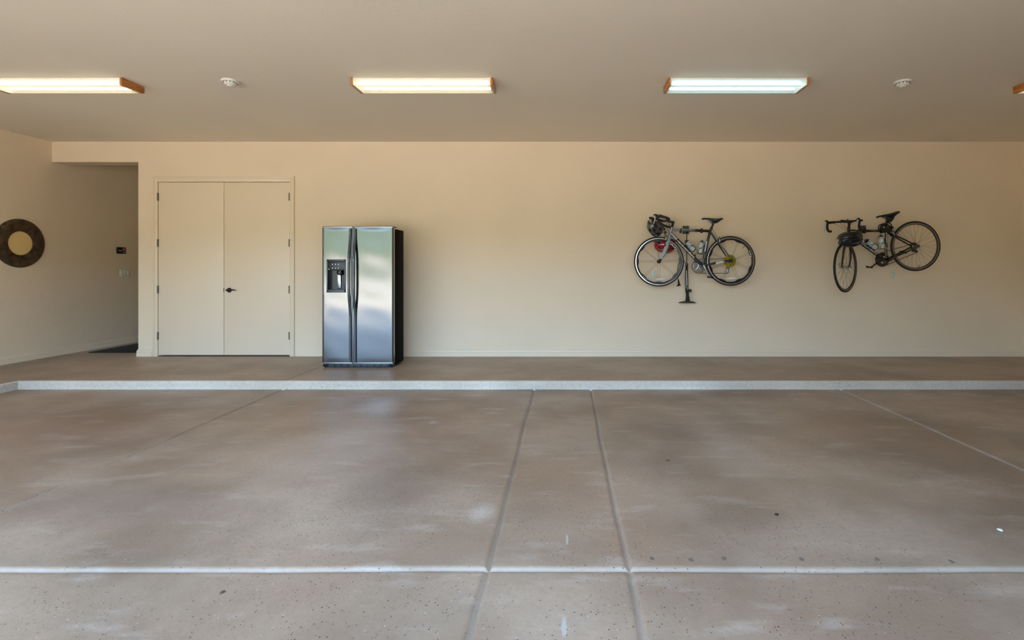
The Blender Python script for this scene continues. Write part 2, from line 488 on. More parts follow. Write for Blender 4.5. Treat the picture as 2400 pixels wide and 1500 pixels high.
# tooled joints: positions shared by both slabs
JX = [-3.03, -.334, .277, 2.975]
JY = [2.262]
def axis_samples(a, b, joints, step, s=.0125):
    xs = []; n = max(1, int(round((b - a) / step)))
    xs = [a + (b - a) * i / n for i in range(n + 1)]
    for j in joints:
        if a < j < b:
            xs = [x for x in xs if abs(x - j) > 3.9 * s]
            xs += [j + s * k for k in (-3.9, -3.2, -2.4, -1.9, -1.5, -1.2, -.9, -.6, -.3, 0, .3, .6, .9, 1.2, 1.5, 1.9, 2.4, 3.2, 3.9)]
    return sorted(xs)
def wob(k, t): return .004 * sin(t * 2.1 + k * 1.7) + .0022 * sin(t * 5.3 + k) + .001 * sin(t * 13 + k * 3)
def slab(name, x0, x1, y0, y1, z, m, jx, jy, dx=.019, dy=.018, step=.16):
    X = axis_samples(x0, x1, jx, 5.0); Y = axis_samples(y0, y1, jy, step)
    if jy: X = sorted(set(X + [x0 + (x1 - x0) * i / 60 for i in range(1, 60) if all(abs(x0 + (x1 - x0) * i / 60 - j) > .05 for j in jx)]))
    vs = []; fs = []
    for i, x in enumerate(X):
        for k, y in enumerate(Y):
            gx = gy = 0.; ax = 0; ay = 0
            for q, j in enumerate(jx):
                u = (x - j) / (.015 if x < j else .0065)
                if -.05 < x - j < .05: gx = math.exp(-u * u); ax = wob(q, y) * (1 if abs(x - j) < .045 else 0)
            for q, j in enumerate(jy):
                u = (y - j) / .0135
                if abs(u) < 3.3: gy = math.exp(-u * u); ay = wob(q + 5, x) * (1 if abs(u) < 3.0 else 0)
            vs.append((x + ax, y + ay, z - max(gx * dx, gy * dy)))
    n = len(Y)
    for i in range(len(X) - 1):
        for k in range(n - 1):
            fs.append((i * n + k, (i + 1) * n + k, (i + 1) * n + k + 1, i * n + k + 1))
    o = struct(name, MB().add(vs, fs), m, angle=80)
    return o
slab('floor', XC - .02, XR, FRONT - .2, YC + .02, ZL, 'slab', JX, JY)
slab('floor_raised', XL, XR, YC + .03, YB + .1, 0, 'slab_high', [-3.03], [], dx=.008)
slab('floor_raised_side', XL, XC - .03, FRONT - .2, YC + .03, 0, 'slab_high', [], [])
slab('floor_passage', XL, PX + .05, YB + .1, YE, 0, 'slab_high', [], [])
# curb nosing with a rounded lip: profile (out, z), swept round the inner corner
prof = [(-.03, 0), (-.012, -.001), (-.004, -.005), (0, -.012), (.002, -.03), (.003, -.06), (.006, -.082), (.010, ZL - .002), (.010, ZL - .05)]
path = [(XR, YC, 0, -1)] + [(XR + (XC - XR) * i / 80, YC, 0, -1) for i in range(1, 80)] + [(XC, YC, 1, -1), (XC, FRONT - .2, 1, 0)]
vs = []; fs = []
for i, (x, y, ox, oy) in enumerate(path):
    for (o_, z) in prof:
        wv = .003 * sin(x * 5) + .002 * sin(x * 17) if i < 80 else 0
        vs.append((x + ox * o_, y + oy * o_ + oy * wv * (1 if o_ > -.02 else 0), z))
n = len(prof)
for i in range(len(path) - 1):
    for k in range(n - 1): fs.append((i * n + k, i * n + k + 1, (i + 1) * n + k + 1, (i + 1) * n + k))
struct('trim_1', MB().add(vs, fs), 'curb', angle=60)
# ground outside the open garage door
struct('floor_driveway', MB().box(-40, 30, -60, FRONT - .2, ZL - .12, ZL - .01), 'drive')

struct('floor_leak_block', MB().box(XL - T, XR + T, FRONT - T, YE + T, -.6, -.125), 'slab')  # unseen box added beneath the slabs to stop sky light leaking in
# baseboards: profile (out, z)
BP = [(0, 0), (.016, 0), (.016, .052), (.012, .056), (.012, .060), (.015, .064), (.013, .080), (.008, .084), (.008, .087), (.009, .092), (.004, .097), (0, .099)]
def baseboard(name, pts, m='trim'):
    """pts [(x, y, nx, ny)] with mitre normals"""
    vs = []; fs = []; n = len(BP)
    for (x, y, nx, ny) in pts:
        for (o_, z) in BP: vs.append((x + nx * o_, y + ny * o_, z))
    for i in range(len(pts) - 1):
        for k in range(n - 1): fs.append((i * n + k, i * n + k + 1, (i + 1) * n + k + 1, (i + 1) * n + k))
    fs.append(tuple(range(n))); fs.append(tuple((len(pts) - 1) * n + k for k in range(n))[::-1])
    return struct(name, MB().add(vs, fs), m, angle=25)
baseboard('baseboard_left', [(XL, FRONT, 1, 0), (XL, YE, 1, 0)])
baseboard('baseboard_back', [(-2.95, YB, 0, -1), (XR, YB, 0, -1)])
baseboard('baseboard_pier', [(PX, YB + .22, -1, 0), (PX, YB, -1, -1), (-5.69, YB, 0, -1)])
baseboard('baseboard_right', [(XR, YB - .016, -1, 0), (XR, FRONT, -1, 0)])

# ------------------------------------------------------------------ double closet door
CX0, CX1, CZ = -5.684, -3.733, 2.484
c = MB()
def casing(mb, x0, x1, z0, z1):
    mb.box(x0, x1, YB - .016, YB, z0, z1, .004)
c.box(CX0, DX0 + .006, YB - .014, YB, 0, CZ, .003)
c.box(CX0, CX0 + .022, YB - .021, YB - .008, 0, CZ, .004)
c.box(DX1 - .006, CX1, YB - .014, YB, 0, CZ, .003)
c.box(CX1 - .022, CX1, YB - .021, YB - .008, 0, CZ, .004)
c.box(DX0, DX1, YB - .014, YB, DZ - .006, CZ, .003)
c.box(CX0 + .02, CX1 - .02, YB - .021, YB - .008, CZ - .022, CZ, .004)
# jamb lining
c.box(DX0, DX0 + .008, YB - .012, YB + .2, 0, DZ)
c.box(DX1 - .008, DX1, YB - .012, YB + .2, 0, DZ)
c.box(DX0, DX1, YB - .012, YB + .2, DZ - .008, DZ)
struct('trim_2', c, 'trim')
SPL = -4.71
def leaf(name, x0, x1, hinge_left):
    d = struct(name, MB().box(x0, x1, YB + .001, YB + .041, .018, DZ - .013, .003), 'door')
    hx = x0 if hinge_left else x1
    for zz in (2.20, 1.563, .922, .285):
        h = MB()
        h.tube([(hx, YB - .016, zz - .053), (hx, YB - .016, zz + .053)], .0065, 10)
        for q in (-.034, 0, .034): h.tube([(hx, YB - .016, zz + q - .001), (hx, YB - .016, zz + q + .001)], .0072, 10)
        h.box(hx - .004, hx + .004, YB - .014, YB + .003, zz - .052, zz + .052)
        make('hinge', h, 'hinge', d)
    return d
leaf('door_1', DX0 + .012, SPL - .003, True)
d2 = leaf('door_2', SPL + .003, DX1 - .012, False)
hx, hz = (537 - 1325) / 170, CZ * 0 + CAMZ + (628 - 680) / 170
h = MB()
h.lathe((hx, YB + .001, hz), (0, -1, 0), [(.033, 0), (.033, .006), (.028, .012), (.014, .014), (.012, .045), (.012, .05)], 24)
h.tube([(hx - .012, YB - .046, hz + .001), (hx + .01, YB - .052, hz + .003), (hx + .045, YB - .052, hz + .009), (hx + .09, YB - .048, hz + .004), (hx + .115, YB - .046, hz - .002)], [.012, .012, .009, .008, .006], 12)
make('door_handle', h, 'bronze', d2)
make('strike_plate', MB().box(SPL - .002, SPL + .003, YB - .003, YB + .012, hz - .028, hz + .028, .001).tube([(SPL + .001, YB - .004, hz - .026), (SPL + .001, YB - .004, hz + .026)], [.002, .004], 8), 'bronze', d2)

# ------------------------------------------------------------------ fluorescent ceiling fixtures
FY0, FY1 = 4.747, 5.006
def fixture(x0, x1, tube_mat, label, only_left=False):
    t = thing('fluorescent_light', ((x0 + x1) / 2, (FY0 + FY1) / 2, ZC), label, 'ceiling light', 'fluorescent fixtures across the ceiling')
    pan = MB().box(x0 + .02, x1 - .02, FY0 + .012, FY1 - .012, ZC - .018, ZC - .001, .003)
    pan.box(x0 + .03, x1 - .03, (FY0 + FY1) / 2 - .028, (FY0 + FY1) / 2 + .028, ZC - .040, ZC - .017, .006)
    make('housing', pan, 'white_enamel', t)
    for s, x in ((1, x0), (-1, x1)):
        p = [(FY0, ZC - .001), (FY0, ZC - .066), (FY0 + .006, ZC - .072), (FY1 - .02, ZC - .072), (FY1, ZC - .060), (FY1, ZC - .001)]
        make('end_cap', MB().prism(p, lambda a, b, d: (d, a, b), x, x + s * .018), 'oak', t)
        make('end_frame', MB().prism([(a + (.004 if a < 4.9 else -.004), b + (.003 if b < ZC - .01 else 0)) for a, b in p], lambda a, b, d: (d, a, b), x + s * .018, x + s * .026), 'white_enamel', t)
    # wraparound lens: open-topped shell
    sec = [(FY0 + .004, ZC - .012), (FY0 + .004, ZC - .056), (FY0 + .010, ZC - .066), (FY0 + .02, ZC - .069), (FY1 - .022, ZC - .069), (FY1 - .010, ZC - .064), (FY1 - .004, ZC - .054), (FY1 - .004, ZC - .012)]
    vs = []; fs = []; n = len(sec)
    for i in range(2):
        x = (x0 + .027, x1 - .027)[i]
        vs += [(x, a, b) for a, b in sec]
    fs = [(k, k + 1, n + k + 1, n + k) for k in range(n - 1)]
    make('diffuser', MB().add(vs, fs), 'lens', t)
    for yy in (FY0 + .062, FY1 - .062):
        make('fluorescent_tube', MB().lathe((x0 + .045, yy, ZC - .040), (1, 0, 0), [(.010, 0), (.0125, .006), (.0125, x1 - x0 - .096), (.010, x1 - x0 - .09)], 12), tube_mat, t)
fixture(-5.335, -4.047, 'tube_warm', 'warm glowing fluorescent light with oak ends, cut by the left edge of the photo')
fixture(-1.957, -.665, 'tube_warm', 'warm glowing fluorescent light with oak ends, on the ceiling beyond the fridge')
fixture(.943, 2.224, 'tube_cool', 'cool blue-white glowing fluorescent light with oak ends, above the silver bicycle')
fixture(4.304, 5.59, 'tube_warm', 'fluorescent light of which only the oak end shows at the right edge')

def detector(x, y, label):
    t = thing('smoke_detector', (x, y, ZC), label, 'smoke detector', 'smoke detectors on the ceiling')
    make('base', MB().lathe((x, y, ZC), (0, 0, -1), [(.074, 0), (.076, .006), (.074, .016), (.066, .019)], 36), 'detector', t)
    b = MB().lathe((x, y, ZC - .018), (0, 0, -1), [(.056, 0), (.055, .012), (.044, .024), (.040, .026), (.030, .027), (.029, .034), (.018, .038)], 36)
    make('sensor_cover', b, 'detector', t)
    v = MB()
    for k in range(12):
        a = k * pi / 6
        v.box(x + .055 * cos(a) - .004, x + .055 * cos(a) + .004, y + .055 * sin(a) - .004, y + .055 * sin(a) + .004, ZC - .026, ZC - .016)
    make('vent', v, 'slot', t)
detector(-3.115, 4.84, 'round white smoke detector on the ceiling between the two warm lights')
detector(3.15, 4.86, 'round white smoke detector on the ceiling right of the cool blue-white light')

# ------------------------------------------------------------------ refrigerator
fx0, fx1, fy, ftop, fbot = -2.977, -2.105, 6.36, 1.722, .056
fs_ = -2.596
fr = thing('refrigerator', ((fx0 + fx1) / 2, 6.6, 0), 'tall side-by-side stainless steel refrigerator with black sides standing on the raised floor', 'refrigerator')
make('cabinet', MB().box(fx0 + .006, fx1 + .006, fy + .085, 6.755, .02, ftop - .022, .004), 'fridge_side', fr)
make('hinge_cover', MB().box(fx0 + .002, fx1, fy + .012, fy + .16, ftop - .001, ftop + .008, .002), 'fridge_plastic', fr)
def fdoor(x0, x1, hole=None):
    wd = x1 - x0; r = .022; prof = []
    N_ = 26
    for i in range(6):
        a = pi - (pi / 2) * i / 5
        prof.append((x0 + r + r * cos(a), r - r * sin(a)))
    for i in range(1, N_):
        prof.append((x0 + r + (wd - 2 * r) * i / N_, 0))
    for i in range(6):
        a = pi / 2 - (pi / 2) * i / 5
        prof.append((x1 - r + r * cos(a), r - r * sin(a)))
    prof = [(x0, .075)] + prof + [(x1, .075)]
    zs = [fbot + (ftop - fbot) * i / 120 for i in range(121)]
    if hole: zs = sorted(set([z for z in zs if abs(z - hole[2]) > .008 and abs(z - hole[3]) > .008] + [hole[2], hole[3]]))
    m = len(prof); vs = []; fs = []
    if hole:
        for hv in hole[:2]:
            k = min(range(7, m - 7), key=lambda q: abs(prof[q][0] - hv)); prof[k] = (hv, 0)
    cx = (x0 + x1) / 2
    for z in zs:
        t_ = (z - fbot) / (ftop - fbot)
        for (x, d) in prof:
            u = (x - cx) / (wd / 2)
            env = max(0, 1 - u * u) * min(1, (ftop - z) / .05, (z - fbot) / .05)
            # oil-canning of thin sheet: bowed skin with slow ripples
            dd = d - env * (.0022 + .0009 * sin(t_ * 15 + 1.2 + u * .5) + .0005 * sin(t_ * 33 + u))
            vs.append((x, fy + dd + .0, z))
    for i in range(len(zs) - 1):
        for k in range(m - 1):
            if hole:
                xm = (prof[k][0] + prof[k + 1][0]) / 2; zm = (zs[i] + zs[i + 1]) / 2
                if hole[0] < xm < hole[1] and hole[2] < zm < hole[3] and 5 < k < m - 6: continue
            fs.append((i * m + k, i * m + k + 1, (i + 1) * m + k + 1, (i + 1) * m + k))
    fs.append(tuple(range(m))); fs.append(tuple((len(zs) - 1) * m + k for k in range(m)))
    return MB().add(vs, fs)
HX0, HX1, HZ0, HZ1 = -2.914, -2.682, .920, 1.324
ld = make('freezer_door', fdoor(fx0, fs_ - .004, (HX0 + .006, HX1 - .006, HZ0 + .006, HZ1 - .006)), 'steel', fr, angle=60)
rd = make('fridge_door', fdoor(fs_ + .004, fx1), 'steel', fr, angle=60)
# bright seams along the doors
for par, x0, x1 in ((ld, fx0 + .001, fs_ - .004), (rd, fs_ + .004, fx1)):
    make('edge_trim', MB().box(x1 - .0055 if par is ld else x0, x1 if par is ld else x0 + .0055, fy - .001, fy + .03, fbot + .002, ftop - .002, .001)
         .box(x0 + .004, x1 - .004, fy - .001, fy + .02, fbot - .002, fbot + .005, .001)
         .box(x0 + .004, x1 - .004, fy - .001, fy + .02, ftop - .005, ftop + .001, .001), 'steel_edge', par)
def fhandle(xc, par):
    pts = []; n = 40
    for i in range(n + 1):
        t_ = i / n; z = .066 + (1.700 - .066) * (1 - t_)
        zz = (z - 1.12) / .36
        bow = .050 * math.exp(-zz ** 4 * .9) if abs(zz) < 2 else 0
        pts.append((z, bow))
    vs = []; fs = []
    sec = [(-.014, 0), (-.014, -.012), (-.009, -.018), (.009, -.018), (.014, -.012), (.014, 0)]
    m = len(sec)
    for (z, bow) in pts:
        for (a, b) in sec: vs.append((xc + a, fy - .003 - bow + b, z))
    for i in range(n):
        for k in range(m): fs.append((i * m + k, i * m + (k + 1) % m, (i + 1) * m + (k + 1) % m, (i + 1) * m + k))
    fs += [tuple(range(m)), tuple(n * m + k for k in range(m))]
    h = make('handle', MB().add(vs, fs), 'grey_handle', par, angle=50)
    return h
fhandle((820.8 - 1325) / 192.2, ld)
fhandle((832.2 - 1325) / 192.2, rd)
# ice and water dispenser
dsp = MB()
b = .016
for q in ((HX0, HX1, HZ1 - .02, HZ1), (HX0, HX1, HZ0, HZ0 + .03), (HX0, HX0 + b, HZ0, HZ1), (HX1 - b, HX1, HZ0, HZ1)):
    dsp.box(q[0], q[1], fy - .010, fy + .02, q[2], q[3], .003)
dsp.box(HX0 + b, HX1 - b, fy + .06, fy + .07, HZ0 + .02, HZ1 - .02)
dsp.box(HX0 + b - .004, HX0 + b, fy, fy + .068, HZ0 + .02, HZ1 - .02)
dsp.box(HX1 - b, HX1 - b + .004, fy, fy + .068, HZ0 + .02, HZ1 - .02)
dsp.box(HX0 + b, HX1 - b, fy + .0, fy + .068, HZ0 + .022, HZ0 + .034)
D = make('dispenser', dsp, 'fridge_plastic', ld)
ZP = 1.190
make('control_panel', MB().box(HX0 + b, HX1 - b, fy - .004, fy + .03, ZP, HZ1 - .02, .002), 'black', D)
for q, (px, py) in enumerate(((779.5, 619), (786.5, 619), (793.5, 619), (779.5, 628), (786.5, 628), (793.5, 628))):
    X = (px - 1325) / 191.8; Z = CAMZ + (628 - py) / 191.8
    make('button_icon', MB().prism([(X - .006, Z - .010), (X + .006, Z - .010), (X + .005, Z - .004), (X + .004, Z + .003), (X, Z + .008), (X - .004, Z + .003), (X - .005, Z - .004)], lambda a, bb, d: (a, d, bb), fy - .0055, fy - .004), 'white', D)
X = (771.5 - 1325) / 191.8; Z = CAMZ + (628 - 631) / 191.8
make('indicator', MB().lathe((X, fy - .004, Z), (0, -1, 0), [(.006, 0), (.006, .002)], 16), 'white', D)
make('cavity_wall', MB().box(HX0 + b, HX1 - b, fy + .056, fy + .0605, HZ0 + .034, ZP), 'black', D)
xs_ = (793 - 1325) / 191.8
make('chute', MB().lathe((xs_ + .010, fy + .03, ZP + .005), (0, 0, -1), [(.030, 0), (.040, .03), (.034, .055), (.016, .065)], 24), 'black', D)
make('paddle', MB().box(xs_ - .030, xs_ + .012, fy + .040, fy + .047, HZ0 + .04, ZP - .05, .003, rot=Matrix.Rotation(.06, 3, 'X')), 'chrome', D)
# toe grille
g = MB().box(fx0 + .012, fx1 - .004, fy + .03, fy + .09, .004, fbot - .004, .003)
gr = make('toe_grille', g, 'grille', fr)
sl = MB(); nsl = 9
for k in range(nsl):
    a = fx0 + .07 + (fx1 - fx0 - .14) * k / nsl; e = fx0 + .07 + (fx1 - fx0 - .14) * (k + .82) / nsl
    sl.box(a, e, fy + .022, fy + .032, .012, .020, .002); sl.box(a, e, fy + .022, fy + .032, .030, .037, .002)
make('louver', sl, 'grey_handle', gr)
for x in (fx0 + .03, fx1 - .03):
    make('foot', MB().lathe((x, fy + .05, 0), (0, 0, 1), [(.018, 0), (.018, .014), (.008, .016), (.008, .04)], 16).box(x - .022, x + .022, fy + .02, fy + .035, .012, .05, .003), 'black_metal', fr)

# ------------------------------------------------------------------ wall plates and keypad
def outlet(x, z, label):
    t = thing('power_outlet', (x, YB, z), label, 'power outlet', 'duplex outlets on the back wall')
    make('cover_plate', MB().box(x - .035, x + .035, YB - .007, YB, z - .057, z + .057, .003), 'device', t)
    for s in (-1, 1):
        k = make('receptacle', MB().lathe((x, YB - .006, z + s * .024), (0, -1, 0), [(.017, 0), (.0165, .003)], 20), 'device', t)
        make('slot', MB().box(x - .008, x - .005, YB - .0096, YB - .009, z + s * .024 - .004, z + s * .024 + .008)
             .box(x + .005, x + .008, YB - .0096, YB - .009, z + s * .024 - .004, z + s * .024 + .008)
             .lathe((x, YB - .009, z + s * .024 - .009), (0, -1, 0), [(.0025, 0), (.0025, .0006)], 8), 'slot', k)
outlet(1.226, 1.129, 'pale power outlet on the wall, seen through the silver bicycle\'s front wheel')
outlet(4.515, 1.129, 'pale power outlet on the wall below the all-black bicycle')

sy0, sy1, sz = 8.27, 8.455, 1.14
t = thing('light_switch', (XL, (sy0 + sy1) / 2, sz), 'pale three-gang light switch plate low on the shaded passage wall', 'light switch')
make('cover_plate', MB().box(XL, XL + .007, sy0, sy1, sz - .058, sz + .058, .003), 'device', t)
for k in range(3):
    yc = sy0 + (sy1 - sy0) * (k + .5) / 3
    make('rocker', MB().box(XL + .004, XL + .011, yc - .017, yc + .017, sz - .034, sz + .034, .002, rot=Matrix.Rotation(.06, 3, 'Y')), 'cream', t)
ky0, ky1, kz = 8.205, 8.365, 1.497
t = thing('alarm_keypad', (XL, (ky0 + ky1) / 2, kz), 'small black control keypad with red display above the switch plate', 'keypad')
make('case', MB().box(XL, XL + .022, ky0, ky1, kz - .052, kz + .052, .004), 'black', t)
make('display', MB().box(XL + .022, XL + .0235, ky0 + .094, ky0 + .142, kz + .000, kz + .036), 'lcd', t)
for (yy, zz, w_, m_) in ((.030, -.002, .009, 'cream'), (.062, -.004, .015, 'cream'), (.104, -.028, .007, 'cream'), (.134, -.028, .007, 'cream')):
    make('button', MB().box(XL + .021, XL + .0245, ky0 + yy - w_, ky0 + yy + w_, kz + zz - .006, kz + zz + .006, .001), m_, t)

# ------------------------------------------------------------------ round mirror on the left wall
my, mz = 6.748, 1.54
t = thing('round_mirror', (XL, my, mz), 'round mirror in a wide dark mottled brown frame hanging on the left wall', 'mirror')
p = [(.155, .010), (.158, .020), (.17, .024), (.23, .034), (.29, .030), (.312, .020), (.316, .008), (.314, .0), (.16, .0)]
make('mirror_frame', MB().ring((XL, my, mz), (0, 1, 0), (0, 0, 1), [(r, h) for r, h in p], 96), 'mirror_frame', t)
gl = MB().ring((XL, my, mz), (0, 1, 0), (0, 0, 1), [(0.0005, .016), (.05, .0155), (.10, .014), (.150, .0125), (.157, .012)], 72, closed=False)
make('mirror_glass', gl, 'glass_mirror', t)
make('bead', MB().ring((XL, my, mz), (0, 1, 0), (0, 0, 1), [(.153, .012), (.155, .022), (.160, .022), (.162, .012)], 72), 'hinge', t)

# ------------------------------------------------------------------ doormat in the passage, floor debris
dm = MB().box(-6.85, PX - .03, YB + .30, 9.35, .0005, .012, .003)
o = make('doormat', dm, 'mat_rubber', at=(-6.37, 8.3, 0)); tag(o, 'dark rubber mat on the floor of the shaded passage', 'doormat')
x, y = fl(1820, 1207)
lf = MB().grid(lambda u, v: (x + (u - .5) * .022, y + (v - .5) * .030 * sin(pi * min(max(u, .04), .96)), ZL + .002 + .004 * sin(pi * v) + .002 * u), 8, 6)
o = make('dried_leaf', lf, 'leaf', at=(x, y, ZL), solid=.0012); tag(o, 'tiny dark brown dried leaf lying on the right bay of the floor', 'leaf')
x, y = fl(2344, 1244)
def peb(u, v):
    a = u * 2 * pi; b_ = (v - .5) * pi
    return (x + .012 * cos(b_) * cos(a) * (1 + .2 * sin(3 * a)), y + .014 * cos(b_) * sin(a), ZL + .005 + .006 * sin(b_))
o = make('pebble', MB().grid(peb, 14, 8), 'pebble', at=(x, y, ZL)); tag(o, 'tiny white stone chip lying on the floor near the right edge', 'pebble')

# ------------------------------------------------------------------ bicycles
S = 176.3
YP = F / S                                      # plane of both bicycles, 6.92
def PT(px, py, d=0): return Vector(((px - 1325) / S, YP + d, CAMZ + (628 - py) / S))
def B1(u, v, d=0): return PT(1470 + u / 6, 480 + v / 6, d)
def B2(u, v, d=0): return PT(1920 + u / 6.5217, 470 + v / 6.5217, d)
EX, EY, EZ = Vector((1, 0, 0)), Vector((0, 1, 0)), Vector((0, 0, 1))

def wheel(root, c, e1, R, style, pairs=(), decals=()):
    c = Vector(c); e1 = Vector(e1).normalized(); e2 = EZ; ax = e1.cross(e2)
    deep = style == 'paired'
    cr = .0125 if deep else .0145
    rt = R - cr
    tp = [(rt + cr * cos(a), cr * .92 * sin(a)) for a in [2 * pi * k / 12 for k in range(12)]]
    w = make('wheel', MB().ring(c, e1, e2, tp, 112), 'rubber', root)
    ro = R - 2 * cr + .004
    def mod(r, a):
        if not deep or r > ro - .02: return r
        d = min(abs((a - p + pi) % (2 * pi) - pi) for p in pairs)
        return r - .013 * math.exp(-(d / .15) ** 4)
    if deep:
        rp = [(ro, -.009), (ro - .012, -.0105), (ro - .030, -.006), (ro - .033, 0), (ro - .030, .006), (ro - .012, .0105), (ro, .009)]
    else:
        rp = [(ro, -.009), (ro - .011, -.0102), (ro - .021, -.006), (ro - .022, 0), (ro - .021, .006), (ro - .011, .0102), (ro, .009)]
    make('rim', MB().ring(c, e1, e2, rp, 160, rmod=mod), 'black' if deep else 'dark_alloy', w)
    tr = MB()
    for s in (-1, 1):
        tr.ring(c, e1, e2, [(ro + .002, s * .0094), (ro + .002, s * .0104), (ro - .0095, s * .0112), (ro - .0095, s * .0096)], 112)
    make('brake_track', tr, 'track' if deep else 'alloy', w)
    make('hub', MB().lathe(c - ax * .05, ax, [(.006, 0), (.008, .006), (.021, .012), (.022, .017), (.012, .022), (.011, .075), (.022, .082), (.021, .088), (.008, .094), (.006, .1)], 20), 'black_metal' if deep else 'alloy', w)
    ri = R - 2 * cr - .020 - (.026 if deep else 0)
    if deep:
        for p in pairs:
            for s in (-1, 1):
                a_o = p + s * .040; a_i = p + s * .55
                o_ = c + (e1 * cos(a_o) + e2 * sin(a_o)) * ri
                i_ = c + (e1 * cos(a_i) + e2 * sin(a_i)) * .018 + ax * (.033 * s)
                make('spoke', MB().tube([i_, o_], .0013, 6), 'black_metal', w)
    else:
        n = 28
        for k in range(n):
            a_o = 2 * pi * (k + .3) / n; s = 1 if k % 2 else -1
            tw = (.95 if (k // 2) % 2 else -.95)
            a_i = a_o + tw
            o_ = c + (e1 * cos(a_o) + e2 * sin(a_o)) * (ri + .002)
            i_ = c + (e1 * cos(a_i) + e2 * sin(a_i)) * .02 + ax * (.033 * s)
            make('spoke', MB().tube([i_, o_], .0011, 6), 'dark_alloy', w)
    return w

def cable(root, pts, r):
    seq = [Vector(p) for p in pts]
    for _ in range(2):
        q = [seq[0]]
        for i in range(len(seq) - 1): q += [seq[i] * .75 + seq[i + 1] * .25, seq[i] * .25 + seq[i + 1] * .75]
        q.append(seq[-1]); seq = q
    return make('brake_cable', MB().tube(seq, r, 6), 'black_metal', root)
def saddle(root, nose, tail, m='black'):
    """nose/tail world points; width along Y"""
    L_ = (tail - nose); ln = L_.length; t = L_.normalized(); n = Vector((-t.z, 0, t.x)) if t.x > 0 else Vector((t.z, 0, -t.x))
    secs = [(0, .008, .006, -.004), (.03, .017, .011, 0), (.15, .020, .012, .003), (.35, .026, .022, .001), (.5, .036, .030, -.002), (.62, .048, .044, -.004), (.72, .058, .046, -.004), (.84, .066, .034, 0), (.94, .066, .020, .004), (.985, .055, .012, .004), (1, .03, .006, .002)]
    vs = []; fs = []; m_ = 16
    for (s, hw, th, top) in secs:
        c = nose + L_ * s + n * top
        for k in range(m_):
            a = 2 * pi * k / m_; x = cos(a); y = sin(a)
            yy = y * .006 if y > 0 else y * th * 1.25
            vs.append(c + EY * (hw * x) + n * (yy - (.010 if abs(x) > .9 else 0)))
    for i in range(len(secs) - 1):
        for k in range(m_): fs.append((i * m_ + k, i * m_ + (k + 1) % m_, (i + 1) * m_ + (k + 1) % m_, (i + 1) * m_ + k))
    fs += [tuple(range(m_)), tuple((len(secs) - 1) * m_ + k for k in range(m_))]
    sd_ = make('saddle', MB().add(vs, fs), m, root, angle=60)
    for s in (-1, 1):
        r = [nose + L_ * .22 - n * .012 + EY * .012 * s, nose + L_ * .34 - n * .038 + EY * .02 * s, nose + L_ * .45 - n * .048 + EY * .022 * s, nose + L_ * .66 - n * .048 + EY * .022 * s, nose + L_ * .86 - n * .020 + EY * .03 * s]
        make('rail', MB().tube(r, .0035, 8), 'chrome', sd_)
    return sd_

def bottle(p_bot, p_top, label, grp, rad=.036):
    a = (p_top - p_bot); L_ = a.length
    t = thing('water_bottle', p_bot, label, 'water bottle', grp)
    make('body', MB().lathe(p_bot, a, [(rad * .9, 0), (rad, .006), (rad, L_ * .28), (rad * .985, L_ * .30), (rad, L_ * .32), (rad, L_ * .52), (rad * .86, L_ * .58), (rad * .86, L_ * .62), (rad, L_ * .67), (rad, L_ * .76), (rad * .92, L_ * .82)], 28), 'bottle', t)
    make('cap', MB().lathe(p_bot + a * .80, a, [(rad * .93, 0), (rad * .95, .012), (rad * .7, L_ * .09), (.012, L_ * .11), (.010, L_ * .14), (.014, L_ * .15), (.014, L_ * .19), (.009, L_ * .20)], 24), 'cap', t)
    for f_, w_ in ((.345, .006), (.70, .004)):
        make('print_band', MB().lathe(p_bot + a * f_, a, [(rad + .0002, 0), (rad + .0006, .001), (rad + .0006, w_), (rad + .0002, w_ + .001)], 28), 'bottle_print', t)
    return t
def cage(root, p_bot, p_top, toward, rad=.0385):
    """wire cage around the bottle; toward = unit vector from bottle to the frame tube"""
    a = (p_top - p_bot).normalized(); L_ = (p_top - p_bot).length; toward = (toward - a * toward.dot(a)).normalized(); side = a.cross(toward)
    mb = MB()
    for s in (-1, 1):
        pts = []
        for (h, ang) in ((-.004, 0), (-.006, .9), (-.006, 2.2), (.03, 2.5), (.06, 2.0), (.085, 1.3), (.10, .7), (.115, .25)):
            d = toward * cos(ang) + side * sin(ang) * s
            pts.append(p_bot + a * h + d * (rad + .003))
        mb.tube(pts, .003, 8)
    mb.tube([p_bot + toward * (rad + .003) - a * .004, p_bot + toward * (rad + .004) + a * .13], .005, 8)
    mb.tube([p_bot - a * .006 - toward * rad * .8, p_bot - a * .006 + toward * rad], .003, 8)
    return make('bottle_cage', mb, 'black_metal', root)

